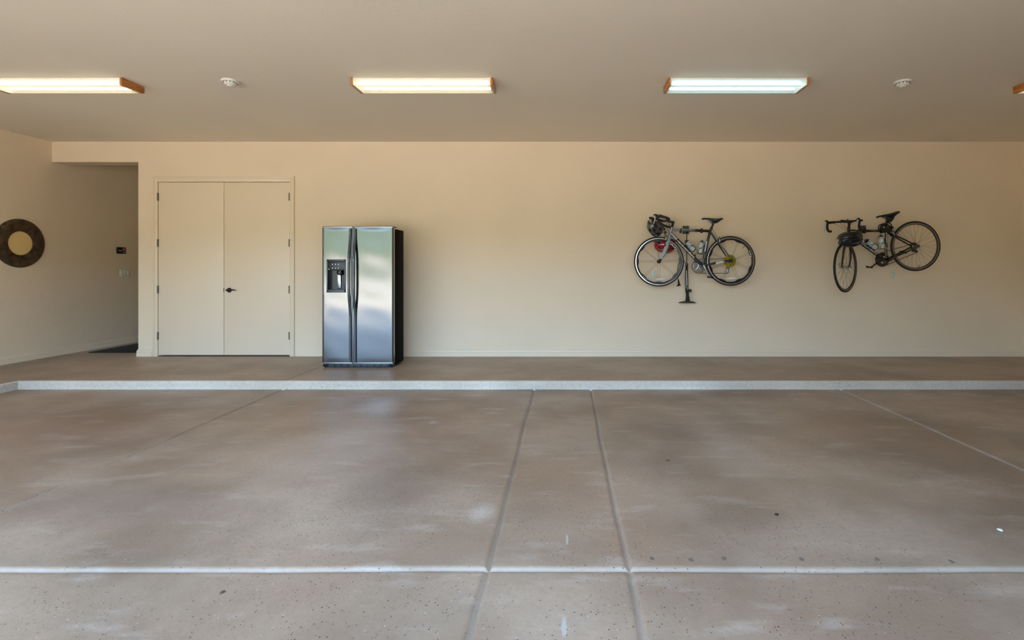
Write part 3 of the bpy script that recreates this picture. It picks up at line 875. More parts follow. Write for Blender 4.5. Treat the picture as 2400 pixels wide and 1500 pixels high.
def crankset(root, bb, ring_c, rr, d_far, d_near, dirv, arm_m, ring_m, near_len=.17):
    """bb: bottom bracket point; dirv: unit vector of the near crank arm"""
    make('bottom_bracket', MB().lathe(bb + EY * d_near, EY, [(.014, 0), (.016, .008), (.019, .012), (.021, .02), (.021, -d_near + .034), (.012, -d_near + .036), (.012, d_far - d_near)], 20), 'black_metal', root)
    rc = Vector((ring_c.x, bb.y + d_far, ring_c.z))
    n = 48
    def tooth(r, a): return r + (.0035 if r > rr - .001 and int(a / (2 * pi) * n * 2 + .5) % 2 else 0)
    cr = MB().ring(rc, EX, EZ, [(rr, -.0015), (rr, .0015), (rr - .016, .0015), (rr - .016, -.0015)], n * 2, rmod=tooth)
    cr.ring(rc - EY * .008, EX, EZ, [(rr * .84, -.0015), (rr * .84, .0015), (rr * .56, .0015), (rr * .56, -.0015)], 64)
    for k in range(5):
        a = 2 * pi * k / 5 + .3; dd = EX * cos(a) + EZ * sin(a)
        cr.tube([rc, rc + dd * (rr - .012)], [.014, .008], 8, flat=.4)
        cr.lathe(rc + dd * (rr * .66) - EY * .014, EY, [(.005, 0), (.005, .014)], 10)
    make('chainring', cr, ring_m, root)
    for s, dd, yy, nm in ((1, dirv, d_near, 'near'), (-1, -dirv, d_far + .012, 'far')):
        o_ = Vector((bb.x if s > 0 else rc.x, bb.y + yy, bb.z if s > 0 else rc.z)); e_ = o_ + dd * .17
        ar = MB().tube([o_ - dd * .012, o_, o_ + dd * .05, o_ + dd * .15, e_, e_ + dd * .012], [.009, .017, .013, .011, .013, .008], 12, flat=.6, up=EY)
        ar.lathe(o_ - EY * .012 * s, EY, [(.008, 0), (.008, .024)], 14)
        am = make('crank_arm', ar, arm_m, root)
        pc = e_ - EY * (.045 * s)
        pl = MB().tube([e_, pc - EY * .03 * s], .006, 8)
        pl.box(pc.x - .03, pc.x + .032, pc.y - .027, pc.y + .027, pc.z - .010, pc.z + .008, .006)
        pl.box(pc.x - .040, pc.x - .022, pc.y - .018, pc.y + .018, pc.z - .002, pc.z + .016, .004)
        pl.box(pc.x + .020, pc.x + .040, pc.y - .014, pc.y + .014, pc.z - .018, pc.z + .004, .004)
        make('pedal', pl, 'black_metal', root)
    return rc

def chain_and_gears(root, hub, rc, rr, dmech, yy, gear_m='dark_alloy'):
    hb = Vector((hub.x, hub.y + yy, hub.z))
    cs = MB()
    for k in range(8): cs.ring(hb + EY * (-.012 + k * .004), EX, EZ, [(.018, -.0008), (.018, .0008), (.028 + .003 * (7 - k), .0008), (.028 + .003 * (7 - k), -.0008)], 48, rmod=lambda r, a: r + (.003 if r > .026 and int(a * 8) % 2 else 0))
    make('cassette', cs, gear_m, root)
    j1 = Vector((dmech[0].x, hb.y, dmech[0].z)); j2 = Vector((dmech[1].x, hb.y, dmech[1].z))
    rd_ = MB()
    for j in (j1, j2): rd_.lathe(j - EY * .004, EY, [(.018, 0), (.020, .002), (.020, .006), (.018, .008)], 20)
    rd_.tube([j1 - EY * .006, j2 - EY * .006], [.009, .009], 8, flat=.3, up=EY)
    rd_.tube([hb + Vector((.012, .02, -.022)), j1 + Vector((.02, .016, .01)), j1 + Vector((0, .008, 0))], [.009, .014, .010], 10)
    make('rear_derailleur', rd_, gear_m if gear_m != 'dark_alloy' else 'dark_alloy', root)
    up_t = (rc - hb).normalized(); nrm = Vector((-up_t.z, 0, up_t.x)); nrm = nrm if nrm.z > 0 else -nrm
    ch = MB()
    pts = [hb + nrm * .034 + EY * .0, rc + nrm * rr]
    a0 = atan2(nrm.z, nrm.x)
    vb = (j2 - rc); vb = Vector((vb.x, 0, vb.z)); vn = Vector((vb.z, 0, -vb.x)).normalized(); vn = vn if vn.z < 0 else -vn
    a1 = atan2(vn.z, vn.x)
    if a1 < a0: a1 += 2 * pi
    for k in range(1, 24):
        a = a0 + (a1 - a0) * k / 24; pts.append(rc + (EX * cos(a) + EZ * sin(a)) * rr)
    pts += [rc + vn * rr, j2 + vn * .016, j2 + EX * .016, j1 + EX * -.016, j1 + Vector((-.01, 0, .016)), hb + Vector((.034, 0, -.006))]
    ch.tube(pts, .0038, 6, up=EY, flat=.9)
    make('chain', ch, 'black_metal', root)

def caliper(root, p, m='alloy'):
    c = MB().tube([p + Vector((-.005, -.035, -.045)), p + Vector((-.012, -.036, -.01)), p + Vector((0, -.016, .016)), p + Vector((0, .016, .016)), p + Vector((-.012, .036, -.01)), p + Vector((-.005, .035, -.045))], [.006, .008, .008, .008, .008, .006], 10)
    c.lathe(p + Vector((-.02, 0, .012)), EX, [(.008, 0), (.009, .01), (.009, .03), (.006, .034)], 12)
    c.tube([p + Vector((-.01, -.03, .0)), p + Vector((-.012, -.045, .03))], .004, 8)
    k = make('brake_caliper', c, m, root)
    for s in (-1, 1):
        q = MB().box(p.x - .028, p.x + .016, p.y + s * .022 - .005, p.y + s * .022 + .005, p.z - .055, p.z - .043, .003)
        make('brake_pad', q, 'rubber', k)

# -------------------- silver and dark blue-black bicycle
root = thing('bicycle', B1(950, 1130), 'silver and dark road bicycle hung flat on the wall, eight paired spokes per wheel', 'bicycle', 'road bicycles hung on the wall')
wf, wr = B1(446, 799), B1(1452, 790)
deg = lambda *a: [radians(x) for x in a]
w1 = wheel(root, wf, EX, .333, 'paired', deg(180, 141, 94, 48, 3, -41, -90, -135))
w2 = wheel(root, wr, EX, .331, 'paired', deg(112, 68, 22, -22, -67, -112, -158, 158))
def rim_decal(w, c, a0, a1, r0, r1, n=5, m='white'):
    mb = MB()
    for k in range(n):
        b0 = a0 + (a1 - a0) * k / n; b1 = b0 + (a1 - a0) / n * (.7 if k % 2 else .5)
        mb.ring(c - EY * .0115, EX, EZ, [(r0 + .004 * (k % 2), 0), (r1 - .003 * ((k + 1) % 2), 0), (r1 - .003 * ((k + 1) % 2), .0006), (r0 + .004 * (k % 2), .0006)], 4, a0=b0, a1=b1)
    make('rim_decal', mb, m, w)
rim_decal(w1, wf, radians(34), radians(60), .272, .290, 5)
rim_decal(w2, wr, radians(12), radians(30), .268, .288, 4)
rim_decal(w1, wf, radians(-138), radians(-122), .284, .294, 3)
# reflectors in the spokes, low in both wheels
for w_, c_, u0, u1, vv in ((w1, wf, 395, 535, 1043), (w2, wr, 1395, 1540, 1034)):
    a, b_ = B1(u0, vv + 8, -.012), B1(u1, vv - 4, -.012)
    make('reflector', MB().tube([a, (a * 2 + b_) / 3 + EZ * .002, (a + b_ * 2) / 3 + EZ * .002, b_], [.003, .011, .011, .003], 10, flat=.35, up=EY), 'white', w_)
make('spoke_guard', MB().ring(wr + EY * .030, EX, EZ, [(.022, -.001), (.022, .001), (.084, .001), (.084, -.001)], 64), 'yellow', w2)
v0 = wr + (EX * cos(radians(46)) + EZ * sin(radians(46))) * .272
make('valve', MB().tube([v0, v0 - (v0 - wr).normalized() * .04], [.004, .0025], 8), 'black_metal', w2)

ht, hb_ = B1(628, 318), B1(596, 440)
fr_s = MB()
fr_s.tube([ht + (ht - hb_).normalized() * .004, ht, hb_], [.0195, .0185, .0185], 20)
fr_s.tube([B1(632, 348), B1(780, 354), B1(950, 362)], [.019, .019, .019], 20)
fr_s.tube([B1(614, 398), B1(700, 490)], [.024, .024], 20)
frame1 = make('frame', fr_s, 'frame_silver', root)
fd = MB()
fd.tube([B1(950, 362), B1(1060, 366), B1(1165, 370)], [.0188, .0175, .0165], 20)
fd.tube([B1(697, 487), B1(1032, 838)], [.0242, .023], 20)
fd.tube([B1(1180, 335), B1(1166, 372), B1(1125, 540), B1(1060, 850)], [.017, .0175, .0172, .017], 20)
fd.lathe(B1(1050, 852, -.034), EY, [(.020, 0), (.021, .003), (.021, .065), (.020, .068)], 24)
for s in (-1, 1):
    fd.tube([B1(1172, 378, .012 * s), B1(1265, 520, .028 * s), B1(1360, 650, .05 * s), B1(1436, 758, .062 * s)], [.010, .010, .0085, .0075], 12)
    fd.tube([B1(1062, 856, .022 * s), B1(1160, 838, .030 * s), B1(1330, 800, .056 * s), B1(1446, 780, .062 * s)], [.011, .012, .0115, .009], 12, flat=.7, up=EY)
    fd.box(B1(1452, 790).x - .014, B1(1452, 790).x + .012, YP + .062 * s - .003, YP + .062 * s + .003, wr.z - .016, wr.z + .022, .004)
fd.tube([B1(1262, 518, -.03), B1(1262, 518, .03)], .009, 10)
make('frame', fd, 'frame_dark', root).name = 'rear_frame'
# paint panels that stay silver on the dark tubes: thin sleeves
pn = MB()
pn.tube([B1(1118, 515), B1(1110, 560), B1(1092, 660)], [.0180, .0182, .0178], 20)
make('paint_panel', pn, 'frame_silver', frame1)
sw = MB()
for (u0, u1, ph) in ((860, 1000, 0), (905, 1040, 1.1)):
    pts = []
    for k in range(12):
        t_ = k / 11; u = u0 + (u1 - u0) * t_; a = -1.15 + 2.3 * t_
        c = B1(u, 358 + (u - 860) * .045)
        pts.append(c + Vector((0, -.0196 * cos(a), .0196 * sin(a))))
    sw.tube(pts, [.001, .003, .004, .004, .004, .004, .004, .004, .004, .003, .002, .001], 6)
make('stripe', sw, 'dark_decal', frame1)
a, b_ = B1(780, 359), B1(876, 363)
lettering(frame1, 'R1000', (a.x, a.z), (b_.x, b_.z), .016, 'dark_decal', YP - .0200, shear=.2, bold=.04)
a, b_ = B1(705, 500), B1(940, 746)
lettering(frame1, 'cannondale', (a.x, a.z), (b_.x, b_.z), .026, 'white', YP - .0250, bold=.02)
a, b_ = B1(1228, 822, -.056), B1(1360, 796, -.056)
cs = MB().tube([a, a * .9 + b_ * .1, a * .1 + b_ * .9, b_], [.006, .0122, .0118, .005], 12, flat=.78, up=EY)
cs_o = make('decal_panel', cs, 'white', frame1)
lettering(frame1, 'cannondale', (a.x + .014, a.z + .001), (b_.x - .012, b_.z - .002), .007, 'dark_decal', YP - .0685, bold=.01)
# fork
fk = MB()
fk.tube([hb_ + EZ * .012, hb_, B1(588, 462)], [.020, .022, .024], 16)
for s in (-1, 1):
    fk.tube([B1(590, 450, .022 * s), B1(574, 520, .034 * s), B1(548, 610, .042 * s), B1(508, 700, .048 * s), B1(446, 795, .052 * s)], [.020, .023, .022, .017, .011], 14, flat=.45, up=EY)
fko = make('fork', fk, 'frame_silver', root)
tips = MB()
for s in (-1, 1):
    tips.tube([B1(466, 765, .052 * s), B1(446, 795, .054 * s)], [.012, .014], 12, flat=.6, up=EY)
tips.lathe(wf - EY * .07, EY, [(.010, 0), (.012, .004), (.007, .012), (.007, .128), (.012, .136), (.010, .14)], 16)
make('dropout', tips, 'black_metal', fko)
# stem, headset
st = MB()
ax_ = (ht - hb_).normalized()
st.tube([ht, ht + ax_ * .012, ht + ax_ * .046], [.018, .0165, .016], 16)
st.lathe(B1(644, 250) - ax_ * .018, ax_, [(.016, 0), (.019, .003), (.019, .034), (.016, .037)], 20)
st.tube([B1(646, 250), B1(566, 222)], [.0155, .0145], 16)
st.lathe(B1(556, 220) - EY * .022, EY, [(.019, 0), (.020, .003), (.020, .041), (.019, .044)], 20)
make('stem', st, 'black', root)
def dropbar(root_, pts_side, clamp, half, m='tape', tr=lambda p: p, curve=None):
    """pts_side: list of (u,v) world XZ points from ramp to drop end"""
    bar = make('handlebar', MB().tube([tr(clamp - EY * (half - .05)), tr(clamp), tr(clamp + EY * (half - .05))], [.013, .0155, .013], 12), 'black', root_)
    for s in (-1, 1):
        seq = [clamp + EY * (half - .05) * s] + [Vector((p.x, clamp.y + half * s, p.z)) for p in pts_side]
        # smooth
        for _ in range(2):
            q = [seq[0]]
            for i in range(len(seq) - 1):
                q += [seq[i] * .75 + seq[i + 1] * .25, seq[i] * .25 + seq[i + 1] * .75]
            q.append(seq[-1]); seq = q
        make('bar_tape', MB().tube([tr(p) for p in seq], .0155, 12), m, bar)
    return bar
clamp = B1(556, 220)
side = [B1(550, 214), B1(480, 188), B1(412, 172), B1(384, 206), B1(424, 268), B1(490, 316), B1(572, 332)]
bar = dropbar(root, side, clamp, .185)
for s in (-1, 1):
    hd = MB().tube([B1(436, 190, .185 * s), B1(394, 180, .185 * s), B1(358, 166, .185 * s), B1(340, 162, .185 * s)], [.013, .017, .016, .010], 12)
    hd.tube([B1(374, 168, .185 * s), B1(366, 150, .185 * s)], [.014, .008], 10)
    br = make('brake_hood', hd, 'tape', bar)
    make('brake_lever', MB().tube([B1(362, 172, .185 * s), B1(348, 185, .205 * s), B1(354, 225, .205 * s), B1(344, 262, .205 * s), B1(334, 290, .185 * s)], [.009, .008, .006, .005, .004], 8, flat=1.4), 'lever', br)
for s in (-1, 1):
    cable(root, [B1(384, 160, .185 * s), B1(420, 150, .16 * s), B1(500, 165, .10 * s), B1(580, 230, .03 * s), B1(600, 300, .022 * s), B1(620, 355, .022 * s)], .0022)
cable(root, [B1(560, 230, -.1), B1(530, 300, -.06), B1(570, 370, -.03), B1(596, 420, -.02)], .0022)
cable(root, [B1(500, 300, -.16), B1(500, 400, -.1), B1(520, 450, -.04), B1(550, 452, -.02)], .0022)
cable(root, [B1(1195, 345), B1(1225, 380), B1(1250, 430), B1(1275, 470)], .0025)
caliper(root, B1(548, 448)); caliper(root, B1(1298, 480))
make('cycle_computer', MB().box(B1(575, 205).x - .018, B1(575, 205).x + .016, YP - .024, YP + .024, B1(575, 192).z - .006, B1(575, 192).z + .008, .004), 'black', root)
make('head_lamp', MB().box(B1(520, 395).x - .006, B1(545, 395).x + .006, YP - .018, YP + .018, B1(520, 410).z, B1(520, 372).z, .005, rot=Matrix.Rotation(.5, 3, 'Y')), 'black', root)
sp_ = MB().tube([B1(1176, 345), B1(1212, 262)], [.0138, .0135], 14).lathe(B1(1184, 330) - (B1(1212, 262) - B1(1176, 345)).normalized() * .01, B1(1212, 262) - B1(1176, 345), [(.018, 0), (.019, .003), (.019, .018), (.018, .02)], 18)
sp_.box(B1(1185, 255).x, B1(1245, 255).x, YP - .028, YP + .028, B1(1200, 262).z, B1(1200, 246).z, .004)
make('seat_post', sp_, 'black', root)
saddle(root, B1(1050, 193), B1(1337, 197))
crk_d = (B1(1135, 1018) - B1(1060, 853)).normalized()
bb = B1(1055, 853)
rc = crankset(root, bb, B1(1020, 866), .094, .045, -.085, crk_d, 'alloy', 'chrome')
make('front_derailleur', MB().box(B1(1075, 780).x - .012, B1(1100, 780).x + .008, YP + .03, YP + .05, B1(1075, 800).z, B1(1075, 765).z, .003), 'alloy', root)
chain_and_gears(root, wr, rc, .092, (B1(1425, 905), B1(1428, 948)), .045, 'alloy')
# bottles
bt = [(B1(935, 636), B1(818, 500), B1(870, 640) - B1(905, 600), 'pale grey water bottle slanting on the down tube of the silver bicycle'),
      (B1(1018, 680), B1(1058, 500), B1(1100, 600) - B1(1040, 590), 'pale grey water bottle near upright on the seat tube of the silver bicycle')]
for p0, p1, tw, lb in bt:
    cage(root, p0, p1, tw); bottle(p0, p1, lb, 'water bottles carried on the bicycles', .033)

# wall mounts
def mount(x, z, y_arm, xa, xb, zt, label):
    t = thing('bike_mount', (x, YB, z), label, 'bike mount', 'wall mounts holding the bicycles')
    make('wall_plate', MB().box(x - .042, x + .042, YB - .03, YB, z - .054, z + .054, .004), 'mount', t)
    for k, xx in enumerate((xa, xb)):
        sx_ = -.02 if k == 0 else .02
        pts = [Vector((x + sx_, YB - .028, zt)), Vector((x + sx_ * 2, YB - .10, zt)), Vector((xx, YP + .06, zt - .006)), Vector((xx, YP + .028, zt - .022)), Vector((xx, YP - .005, zt - .028)), Vector((xx - .003, YP - .026, zt - .016)), Vector((xx + .003, YP - .030, zt + .012)), Vector((xx + .004, YP - .026, zt + .026))]
        arm = make('arm', MB().tube(pts, [.009, .009, .009, .008, .008, .008, .007, .006], 10), 'black', t)
        make('strap', MB().ring((xx, YP, zt), (0, 1, 0), (0, 0, 1), [(.0195, -.008), (.0235, -.008), (.0235, .008), (.0195, .008)], 28), 'rubber', arm)
        make('pad', MB().box(xx - .012, xx + .012, YP - .022, YP + .022, zt - .034, zt - .022, .004), 'rubber', arm)
    return t
mount(1.657, 1.744, YP, B1(750, 0).x, B1(1045, 0).x, B1(0, 360).z, 'dark grey wall bracket holding the silver bicycle by its top tube')
mount(4.09, 1.750, YP, B2(690, 0).x, B2(955, 0).x, B2(0, 461).z, 'dark wall bracket holding the all-black bicycle by its top tube')

# floor pump hanging behind the bicycle
py_ = 7.085; sc = F / py_
def PP(px, py, d=0): return Vector(((px - 1325) / sc, py_ + d, CAMZ + (628 - py) / sc))
t = thing('floor_pump', PP(1610, 710), 'black floor pump hanging upright on the wall behind the silver bicycle', 'floor pump')
make('handle', MB().tube([PP(1593, 541), PP(1600, 540), PP(1609.7, 539.5), PP(1619, 540), PP(1626, 541)], [.011, .013, .010, .013, .011], 12), 'black_matte', t)
make('piston_rod', MB().tube([PP(1609.7, 540), PP(1609.7, 622)], .0055, 10), 'black_metal', t)
make('barrel', MB().lathe(PP(1609.7, 618), (PP(1611, 682) - PP(1609.7, 618)), [(.017, -.004), (.018, 0), (.018, .03), (.0155, .034), (.0155, (PP(1611, 680) - PP(1609.7, 618)).length), (.018, (PP(1611, 680) - PP(1609.7, 618)).length + .002)], 20), 'frame_dark', t)
make('barrel_strip', MB().tube([PP(1608.6, 634, -.0135), PP(1609.8, 668, -.0135)], .0045, 8, flat=.7, up=EY), 'white', t)  # thin white strip down the front of the barrel
bs = MB().tube([PP(1610.3, 676), PP(1611, 690), PP(1611.6, 700), PP(1611.6, 708)], [.021, .020, .027, .034], 16, flat=.7, up=EY)
make('base', bs, 'black_matte', t)
make('foot_plate', MB().tube([PP(1590, 709.5), PP(1597, 708.6), PP(1604, 708), PP(1619, 708), PP(1625, 708.6), PP(1630.5, 709.5)], [.004, .010, .013, .013, .010, .004], 12, flat=2.6, up=EY), 'pump_foot', t)
ga = make('pressure_gauge', MB().lathe(PP(1616.5, 681.5, -.014), (.1, -1, .25), [(.020, 0), (.022, .003), (.022, .016), (.019, .019)], 24).tube([PP(1611, 682, -.004), PP(1616, 682, -.010)], .010, 10), 'black', t)
make('gauge_face', MB().lathe(PP(1616.5, 681.5, -.014) + Vector((.1, -1, .25)).normalized() * .0185, (.1, -1, .25), [(.016, 0), (.016, .0012)], 24), 'mount', ga)
hs = [PP(1607, 686, -.01), PP(1605.5, 670, -.012), PP(1605.5, 650, -.012), PP(1607, 630, -.012), PP(1607, 618, -.012), PP(1603.5, 612.5, -.012), PP(1598, 611, -.01), PP(1592, 613, -.01), PP(1589, 622, -.008), PP(1587.5, 640, -.006), PP(1588.5, 650, -.004), PP(1590, 660, -.002)]
make('hose', MB().tube(hs, .0045, 8), 'rubber', t)
make('pump_head', MB().tube([PP(1589.5, 654), PP(1590.6, 660), PP(1591.2, 667), PP(1591.5, 670)], [.006, .011, .016, .016], 12).tube([PP(1587, 669.6), PP(1595, 668)], [.010, .008], 10), 'black_matte', t)

# -------------------- all-black bicycle, front wheel turned out from the wall
root2 = thing('bicycle', B2(1000, 1080), 'all-black road bicycle hung nose down on the wall with its front wheel turned outward', 'bicycle', 'road bicycles hung on the wall')
wr2 = B2(1470, 697)
w4 = wheel(root2, wr2, EX, .333, 'plain')
v0 = wr2 + (EX * cos(radians(-80)) + EZ * sin(radians(-80))) * .295
make('valve', MB().tube([v0, v0 + (wr2 - v0).normalized() * .045], [.004, .0025], 8), 'black_metal', w4)
rim_decal(w4, wr2, radians(84), radians(98), .262, .268, 2, 'dark_alloy')
th = radians(38.5)
D1 = Vector((cos(th), sin(th), 0))            # from the front of the wheel to its back
DN = Vector((D1.y, -D1.x, 0))                 # towards the camera side
wf2 = B2(366, 1020, -.055)
w3 = wheel(root2, wf2, D1, .333, 'plain')
top2, bot2 = B2(458, 340), B2(437, 600)
axis2 = (top2 - bot2).normalized()
fd = MB()
fd.tube([B2(454, 400), B2(444, 520)], [.0185, .0185], 18)
fd.tube([B2(455, 458), B2(700, 462), B2(1020, 462)], [.0155, .0150, .0145], 18)
fd.tube([B2(450, 505), B2(640, 655), B2(990, 905)], [.019, .0195, .020], 18)
fd.tube([B2(1024, 420), B2(1025, 470), B2(1022, 700), B2(1020, 905)], [.0165, .0165, .016, .016], 18)
fd.lathe(B2(1012, 905, -.034), EY, [(.020, 0), (.021, .003), (.021, .065), (.020, .068)], 24)
for s in (-1, 1):
    fd.tube([B2(1035, 485, .012 * s), B2(1150, 540, .03 * s), B2(1330, 632, .05 * s), B2(1462, 696, .062 * s)], [.010, .0105, .009, .008], 12)
    fd.tube([B2(1030, 905, .022 * s), B2(1130, 862, .032 * s), B2(1330, 770, .056 * s), B2(1460, 705, .062 * s)], [.012, .0125, .0115, .009], 12, flat=.7, up=EY)
    fd.box(wr2.x - .014, wr2.x + .014, YP + .062 * s - .003, YP + .062 * s + .003, wr2.z - .020, wr2.z + .016, .004)
fd.tube([B2(1142, 537, -.03), B2(1142, 537, .03)], .009, 10)
frame2 = make('frame', fd, 'frame_black', root2)
a, b_ = B2(560, 592), B2(868, 812)
lettering(frame2, 'cannondale', (a.x, a.z - .003), (b_.x, b_.z - .003), .028, 'white', YP - .0208, bold=.0)
sw = MB()
for (p, q) in ((B2(760, 452), B2(860, 470)), (B2(800, 452), B2(905, 470))):
    pts = [p + (q - p) * (k / 8) for k in range(9)]
    sw.tube([Vector((w_.x, YP - .0155, w_.z)) for w_ in pts], [.0005, .0015, .002, .002, .002, .002, .002, .0015, .0005], 6)
make('stripe', sw, 'alloy', frame2)
sw = MB().tube([B2(1022, 490, -.0165), B2(1030, 545, -.0165), B2(1020, 600, -.0165), B2(1028, 650, -.0165)], [.002, .004, .004, .002], 8, flat=.4, up=EY)
make('graphic', sw, 'alloy', frame2)
make('seat_tube_band', MB().lathe(B2(1021, 736), EZ, [(.0166, 0), (.0175, .001), (.0175, .010), (.0166, .011)], 20), 'alloy', frame2)
# steering assembly, built straight then turned about the steering axis
def turn(p):
    """p: coordinates along (forward, side, up) relative to the crown -> world"""
    return p
def SA(fw, sd, up, org=top2):
    """fw metres ahead, sd metres to the camera side, up metres along the steering axis"""
    return org - D1 * fw + DN * sd + axis2 * up
fk = MB()
crown = B2(432, 640)
fk.tube([B2(440, 560), crown], [.018, .022], 14)
hubp = wf2
for s in (-1, 1):
    a = crown + DN * .024 * s
    b_ = hubp + DN * .050 * s
    m1 = a.lerp(b_, .35) + DN * .012 * s + D1 * .010
    m2 = a.lerp(b_, .7) + DN * .008 * s + D1 * .012
    fk.tube([crown + DN * .004 * s + EZ * .004, a, m1, m2, b_], [.016, .016, .0145, .012, .009], 12)
fko = make('fork', fk, 'frame_black', root2)
ql = MB().lathe(hubp - DN * .075, DN, [(.008, 0), (.010, .005), (.006, .010), (.006, .135), (.011, .14), (.011, .15)], 14)
ql.tube([hubp - DN * .072, hubp - DN * .080 + EZ * .02 - D1 * .01, hubp - DN * .068 + EZ * .055 - D1 * .015], [.005, .005, .006], 8)
make('quick_release', ql, 'alloy', fko)
st = MB()
st.tube([B2(455, 405), top2], [.0165, .0165], 14)
st.lathe(top2 - axis2 * .014, axis2, [(.018, 0), (.020, .003), (.020, .03), (.017, .034)], 18)
cl2 = SA(.095, 0, .012)
st.tube([top2, cl2], [.0155, .0145], 14)
st.lathe(cl2 - DN * .022, DN, [(.018, 0), (.020, .003), (.020, .041), (.018, .044)], 18)
make('stem', st, 'black', root2)
half = .20
fin = []
for s in (-1, 1):
    seq = [cl2 + DN * (half - .06) * s]
    for (fw, up) in ((0, 0), (.055, -.004), (.088, -.022), (.086, -.070), (.055, -.115), (.0, -.125), (-.03, -.118)):
        seq.append(SA(fw, half * s, up, cl2))
    for _ in range(2):
        q = [seq[0]]
        for i in range(len(seq) - 1): q += [seq[i] * .75 + seq[i + 1] * .25, seq[i] * .25 + seq[i + 1] * .75]
        q.append(seq[-1]); seq = q
    fin.append(seq)
bar = make('handlebar', MB().tube([cl2 - DN * (half - .06), cl2 - DN * .06, cl2, cl2 + DN * .06, cl2 + DN * (half - .06)], [.0125, .0125, .0155, .0125, .0125], 12), 'black', root2)
for seq in fin: make('bar_tape', MB().tube(seq, .0155, 12), 'tape', bar)
for s in (-1, 1):
    hd = MB().tube([SA(.060, half * s, -.006, cl2), SA(.095, half * s, .000, cl2), SA(.125, half * s, .012, cl2), SA(.135, half * s, .016, cl2)], [.014, .018, .017, .011], 12)
    br = make('brake_hood', hd, 'tape', bar)
    make('brake_lever', MB().tube([SA(.122, half * s, .004, cl2), SA(.140, half * s, -.02, cl2), SA(.138, half * s, -.06, cl2), SA(.150, half * s, -.10, cl2), SA(.158, half * s, -.135, cl2)], [.011, .010, .008, .007, .004], 8), 'lever', br)
cc = SA(.02, .0, .035)
make('cycle_computer', MB().box(cc.x - .024, cc.x + .024, cc.y - .02, cc.y + .02, cc.z - .008, cc.z + .010, .006, rot=Matrix.Rotation(-.3, 3, 'X')), 'black', root2)
make('computer_face', MB().box(cc.x - .017, cc.x + .017, cc.y - .022, cc.y - .019, cc.z - .004, cc.z + .012, .001), 'cream', bpy.data.objects['cycle_computer.001'])
for q_ in (-1, 1):
    make('auxiliary_lever', MB().tube([SA(.10, .045 * q_, 0, cl2), SA(.135, .075 * q_, -.010, cl2), SA(.138, .110 * q_, -.016, cl2), SA(.135, .150 * q_, -.032, cl2)], [.006, .006, .005, .004], 8), 'black_metal', bar)
cc2 = SA(.095, -.05, .024)
make('head_lamp', MB().box(cc2.x - .022, cc2.x + .022, cc2.y - .02, cc2.y + .02, cc2.z - .010, cc2.z + .012, .006), 'black', root2)
for k, (dx, rr_) in enumerate(((-.10, .06), (-.06, .04), (.04, .03), (.09, .03))):
    p0 = cl2 + DN * (-dx); p1 = B2(430 + k * 14, 480, -.03)
    cable(root2, [p0, p0.lerp(p1, .35) - D1 * rr_, p0.lerp(p1, .7) - D1 * rr_ * .9, p1], .0022)
cable(root2, [SA(.12, -half, .01, cl2), SA(.12, -.12, -.02, cl2), SA(.05, -.05, -.06, cl2), B2(455, 500, -.02)], .0022)
cable(root2, [SA(.12, half, .01, cl2), SA(.12, .12, -.02, cl2), SA(.05, .05, -.06, cl2), B2(470, 500, -.02)], .0022)
caliper(root2, B2(1130, 485), 'alloy')
sp_ = MB().tube([B2(1025, 470), B2(1027, 330), B2(1040, 262)], [.0138, .0135, .0135], 14).lathe(B2(1025, 440), EZ, [(.018, 0), (.019, .003), (.019, .018), (.018, .02)], 18)
sp_.box(B2(1010, 260).x, B2(1075, 260).x, YP - .028, YP + .028, B2(1010, 275).z, B2(1010, 252).z, .004, rot=Matrix.Rotation(-.24, 3, 'Y'))
make('seat_post', sp_, 'frame_black', root2)
saddle(root2, B2(872, 252), B2(1202, 172))
bb2 = B2(1030, 908)
cd2 = (B2(1215, 800) - B2(1055, 915)).normalized()
rc2 = crankset(root2, bb2, B2(995, 903), .092, .045, -.085, cd2, 'dark_alloy', 'dark_alloy')
chain_and_gears(root2, wr2, rc2, .090, (B2(1475, 765), B2(1520, 775)), .045, 'dark_alloy')
for p0, p1, tw, lb in ((B2(868, 722), B2(700, 600), B2(800, 780) - B2(850, 700), 'pale grey water bottle slanting on the down tube of the all-black bicycle'),
                       (B2(958, 730), B2(940, 520), EX, 'pale grey water bottle upright on the seat tube of the all-black bicycle')):
    cage(root2, p0, p1, tw); bottle(p0, p1, lb, 'water bottles carried on the bicycles', .037)
# under-saddle bag and the coiled cable bundle on the seat post
sb = MB().prism([(1038, 268), (1125, 246), (1135, 262), (1095, 322), (1050, 345), (1034, 325)], lambda a, b, d: B2(a, b, d), -.032, .032)
o = make('saddle_bag', sb, 'black_matte', at=B2(1090, 300)); tag(o, 'small black wedge bag strapped under the saddle of the all-black bicycle', 'bag')
md = o.modifiers.new('round', 'BEVEL'); md.width = .012; md.segments = 3
co = MB()
for k in range(7):
    c0 = B2(985 + (k % 3) * 22, 405 + (k % 2) * 18, -.045 + k * .014); R_ = .040 + .007 * (k % 3)
    pts = []
    for j in range(28):
        a = 2 * pi * j / 28
        pts.append(c0 + EX * R_ * cos(a) * 1.15 + EZ * R_ * sin(a) + EY * .006 * sin(2 * a + k))
    co.tube(pts, .0075, 8, closed=True, up=EY)
t = thing('cable_lock', B2(1010, 480), 'dark coiled cable bundle wrapped around the seat post of the all-black bicycle', 'cable lock')
make('coil', co, 'black', t)
make('lock_barrel', MB().tube([B2(1060, 400, -.05), B2(1092, 425, -.045)], [.015, .015], 14).tube([B2(925, 420, -.05), B2(925, 385, -.045)], [.016, .014], 14).box(B2(965, 430).x, B2(1085, 430).x, YP - .055, YP + .045, B2(965, 485).z, B2(965, 425).z, .012), 'black', t)

